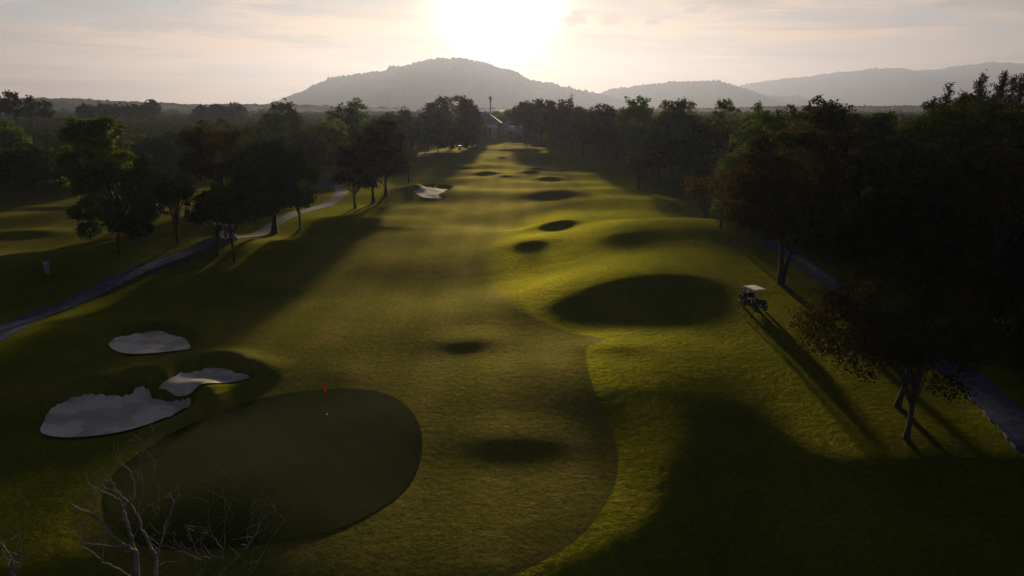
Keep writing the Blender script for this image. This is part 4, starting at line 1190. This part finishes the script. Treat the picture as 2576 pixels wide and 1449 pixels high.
# ------------------------------------------------------------------ people
SKIN = principled('skin', (.30, .17, .11), .6, .3); DARKC = principled('dark_jacket', (.010, .012, .022), .9, .1)
GREENC = principled('green_shirt', (.03, .12, .05), .9, .1); KHAKI = principled('khaki_trousers', (.20, .18, .15), .9, .1)
PALEC = principled('pale_trousers', (.50, .48, .50), .9, .1); CAPM = principled('pale_cap', (.30, .28, .26), .8, .1); HAIR = principled('hair', (.01, .008, .007), .6, .3)

def skin_mesh(name, verts, edges, radii, mat, parent, root=0, sub=1):
    me = bpy.data.meshes.new(name); me.from_pydata(verts, edges, []); me.update(); me.materials.append(mat)
    o = obj(name, me, parent)
    sk = o.modifiers.new('skin', 'SKIN'); sk.use_smooth_shade = True
    lay = me.skin_vertices[0].data
    for i, r in enumerate(radii): lay[i].radius = (r, r) if not isinstance(r, tuple) else r; lay[i].use_root = (i == root)
    ss = o.modifiers.new('sub', 'SUBSURF'); ss.levels = sub; ss.render_levels = sub
    return o

def make_person(loc, rz, J, label, legmat, shirt):
    """J: named joints; one continuous body, clothes as children"""
    o = thing('person', label, 'person', loc, rz)
    names = ['pelvis', 'waist', 'chest', 'neck', 'headlow', 'head', 'headtop', 'sl', 'el', 'wl', 'sr', 'er', 'wr', 'hl', 'kl', 'al', 'tl', 'hr', 'kr', 'ar', 'tr']
    radd = dict(pelvis=(.15, .11), waist=(.135, .10), chest=(.165, .11), neck=.055, headlow=.075, head=.095, headtop=.075, sl=.055, el=.042, wl=.028, sr=.055, er=.042, wr=.028,
                hl=.085, kl=.058, al=.04, tl=.036, hr=.085, kr=.058, ar=.04, tr=.036)
    ed = [('pelvis','waist'),('waist','chest'),('chest','neck'),('neck','headlow'),('headlow','head'),('head','headtop'),('chest','sl'),('sl','el'),('el','wl'),('chest','sr'),('sr','er'),('er','wr'),
          ('pelvis','hl'),('hl','kl'),('kl','al'),('al','tl'),('pelvis','hr'),('hr','kr'),('kr','ar'),('ar','tr')]
    V = [J[n] for n in names]; E = [(names.index(a), names.index(b)) for a, b in ed]; Rr = [radd[n] for n in names]
    for s in ('l', 'r'):          # palm and five fingers
        wI = names.index('w' + s); wv = Vector(J['w' + s]); dv = (wv - Vector(J['e' + s])).normalized()
        side = dv.cross(Vector((0, 1, .2))).normalized(); cv = dv.cross(side).normalized()
        palm = len(V); V.append(tuple(wv + dv * .07)); Rr.append((.034, .016)); E.append((wI, palm))
        for q, (of, L) in enumerate(((-.027, .062), (-.009, .075), (.009, .070), (.027, .055))):
            a = len(V); b0 = wv + dv * .085 + side * of
            V += [tuple(b0), tuple(b0 + dv * L * .55 + cv * .008), tuple(b0 + dv * L * .9 + cv * .03)]; Rr += [.009, .008, .007]
            E += [(palm, a), (a, a + 1), (a + 1, a + 2)]
        a = len(V); b0 = wv + dv * .03 + side * -.03
        V += [tuple(b0), tuple(b0 + dv * .03 - side * .025 + cv * .01)]; Rr += [.010, .009]; E += [(palm, a), (a, a + 1)]
    skin_mesh('body', V, E, Rr, SKIN, o)
    g = lambda *n: [J[k_] for k_ in n]
    skin_mesh('jacket', g('pelvis', 'waist', 'chest', 'sl', 'el', 'wl', 'sr', 'er', 'wr'), [(0,1),(1,2),(2,3),(3,4),(4,5),(2,6),(6,7),(7,8)],
              [(.18, .135), (.165, .13), (.19, .135), .075, .06, .046, .075, .06, .046], DARKC, o)
    p, c = Vector(J['pelvis']), Vector(J['chest']); mb = MB()
    mb.box(tuple((p + c) / 2 + Vector((0, -.142, .02))), (.11, .03, (c - p).length * .95)); mb.build('shirt', shirt, o, .01)
    skin_mesh('trousers', g('pelvis', 'hl', 'kl', 'al', 'hr', 'kr', 'ar'), [(0,1),(1,2),(2,3),(0,4),(4,5),(5,6)], [(.165, .125), .105, .08, .06, .105, .08, .06], legmat, o)
    for s in ('l', 'r'):
        a, t = Vector(J['a' + s]), Vector(J['t' + s]); skin_mesh('shoe', [tuple(a + Vector((0, .03, -.03))), tuple(t)], [(0, 1)], [.05, .045], PALEC, o)
    hd = Vector(J['head']); mb = MB()
    mb.lathe([(.112, .02), (.115, .05), (.10, .10), (.05, .135), (.01, .14)], tuple(hd), 14); mb.box((hd.x, hd.y - .13, hd.z + .03), (.16, .12, .015)); mb.build('cap', CAPM, o)
    mb = MB(); mb.lathe([(.07, -.08), (.102, -.04), (.108, .02), (.10, .04)], (hd.x, hd.y + .02, hd.z), 12); mb.build('hair', HAIR, o)
    mb = MB(); mb.box((hd.x, hd.y - .10, hd.z - .01), (.022, .03, .04), top=.6); mb.build('nose', SKIN, o)
    for s in (-1, 1):
        mb = MB(); mb.lathe([(.004, -.006), (.010, 0), (.004, .006)], (hd.x + s * .032, hd.y - .092, hd.z + .012), 8); mb.build('eye', HAIR, o)
        mb = MB(); mb.box((hd.x + s * .098, hd.y + .01, hd.z), (.014, .035, .05)); mb.build('ear', SKIN, o, .005)
    mb = MB(); mb.box((hd.x, hd.y - .092, hd.z - .045), (.045, .01, .01)); mb.build('mouth', TERRA, o)
    return o
ST = dict(pelvis=(0, 0, .93), waist=(0, .01, 1.10), chest=(0, .01, 1.32), neck=(0, 0, 1.48), headlow=(0, -.02, 1.55), head=(0, -.02, 1.64), headtop=(0, -.01, 1.70),
          sl=(-.19, .01, 1.40), el=(-.31, .02, 1.17), wl=(-.24, -.18, 1.22), sr=(.19, .01, 1.40), er=(.33, .04, 1.22), wr=(.20, -.20, 1.32),
          hl=(-.10, 0, .88), kl=(-.17, -.05, .50), al=(-.23, .02, .09), tl=(-.25, -.13, .04), hr=(.10, 0, .88), kr=(.13, -.02, .49), ar=(.16, .06, .09), tr=(.17, -.09, .04))
make_person(drop(1864, 781), rad(-6), ST, 'person in an open dark jacket and khaki trousers standing beside the golf cart', KHAKI, GREENC)
ST2 = dict(pelvis=(0, .35, .90), waist=(0, .40, 1.05), chest=(0, .42, 1.26), neck=(0, .40, 1.42), headlow=(0, .38, 1.48), head=(0, .37, 1.56), headtop=(0, .38, 1.62),
           sl=(-.19, .41, 1.34), el=(-.26, .22, 1.14), wl=(-.16, -.12, 1.12), sr=(.19, .41, 1.34), er=(.26, .22, 1.14), wr=(.14, -.14, 1.14),
           hl=(-.10, .32, .88), kl=(-.16, -.10, .90), al=(-.17, -.25, .53), tl=(-.18, -.40, .48), hr=(.10, .32, .88), kr=(.16, -.10, .90), ar=(.17, -.25, .53), tr=(.18, -.40, .48))
cz = cart.rotation_euler.z
make_person((cartloc[0] - .28 * math.cos(cz), cartloc[1] - .28 * math.sin(cz), cartloc[2]), cz, ST2, 'person in a cap and pale trousers seated at the wheel of the golf cart', PALEC, DARKC)

# ------------------------------------------------------------------ fallen leaves on the near grass
def litter():
    R = np.random.RandomState(8); n = 2600
    X = R.uniform(-26, 30, n); Y = R.uniform(24, 72, n) ; keep = (R.rand(n) < np.where(X > 4, 1.0, .25)); X, Y = X[keep], Y[keep]
    Z = height(X, Y) + .03; n = len(X); s = R.uniform(.02, .06, n)
    a = R.uniform(0, 6.28, n); ca, sa = np.cos(a) * s, np.sin(a) * s; up = R.uniform(.0, .05, n)
    V = np.stack([np.stack([X - ca, Y - sa, Z], 1), np.stack([X + sa * .5, Y - ca * .5, Z + up], 1), np.stack([X + ca, Y + sa, Z + .01], 1), np.stack([X - sa * .5, Y + ca * .5, Z + up], 1)], 1).reshape(-1, 3)
    props(obj('leaf_litter', mesh_np('leaf_litter', V, np.arange(n * 4).reshape(-1, 4), principled('dead_leaf', (.09, .06, .035), .9, .1))), 'fallen dead leaves scattered on the near grass', 'fallen leaves', kind='stuff')
litter()

# ------------------------------------------------------------------ haze
hz = MB(); hz.poly([(-7200, -300, -14), (11200, -300, -14), (11200, 12000, -14), (-7200, 12000, -14), (-7200, -300, 660), (11200, -300, 660), (11200, 12000, 660), (-7200, 12000, 660)],
                   [(0,3,2,1),(4,5,6,7),(0,1,5,4),(1,2,6,5),(2,3,7,6),(3,0,4,7)])
HZM = bpy.data.materials.new('haze'); HZM.use_nodes = True; t = NT(HZM.node_tree); t.n.clear()
ho = t.new('ShaderNodeOutputMaterial'); pv_ = t.new('ShaderNodeVolumePrincipled')
pv_.inputs['Color'].default_value = (.30, .355, .53, 1); pv_.inputs['Density'].default_value = .00012; pv_.inputs['Anisotropy'].default_value = .53
t.l.new(pv_.outputs[0], ho.inputs['Volume'])
o = hz.build('haze', HZM); props(o, 'thin evening haze over the whole course', 'haze', kind='stuff')
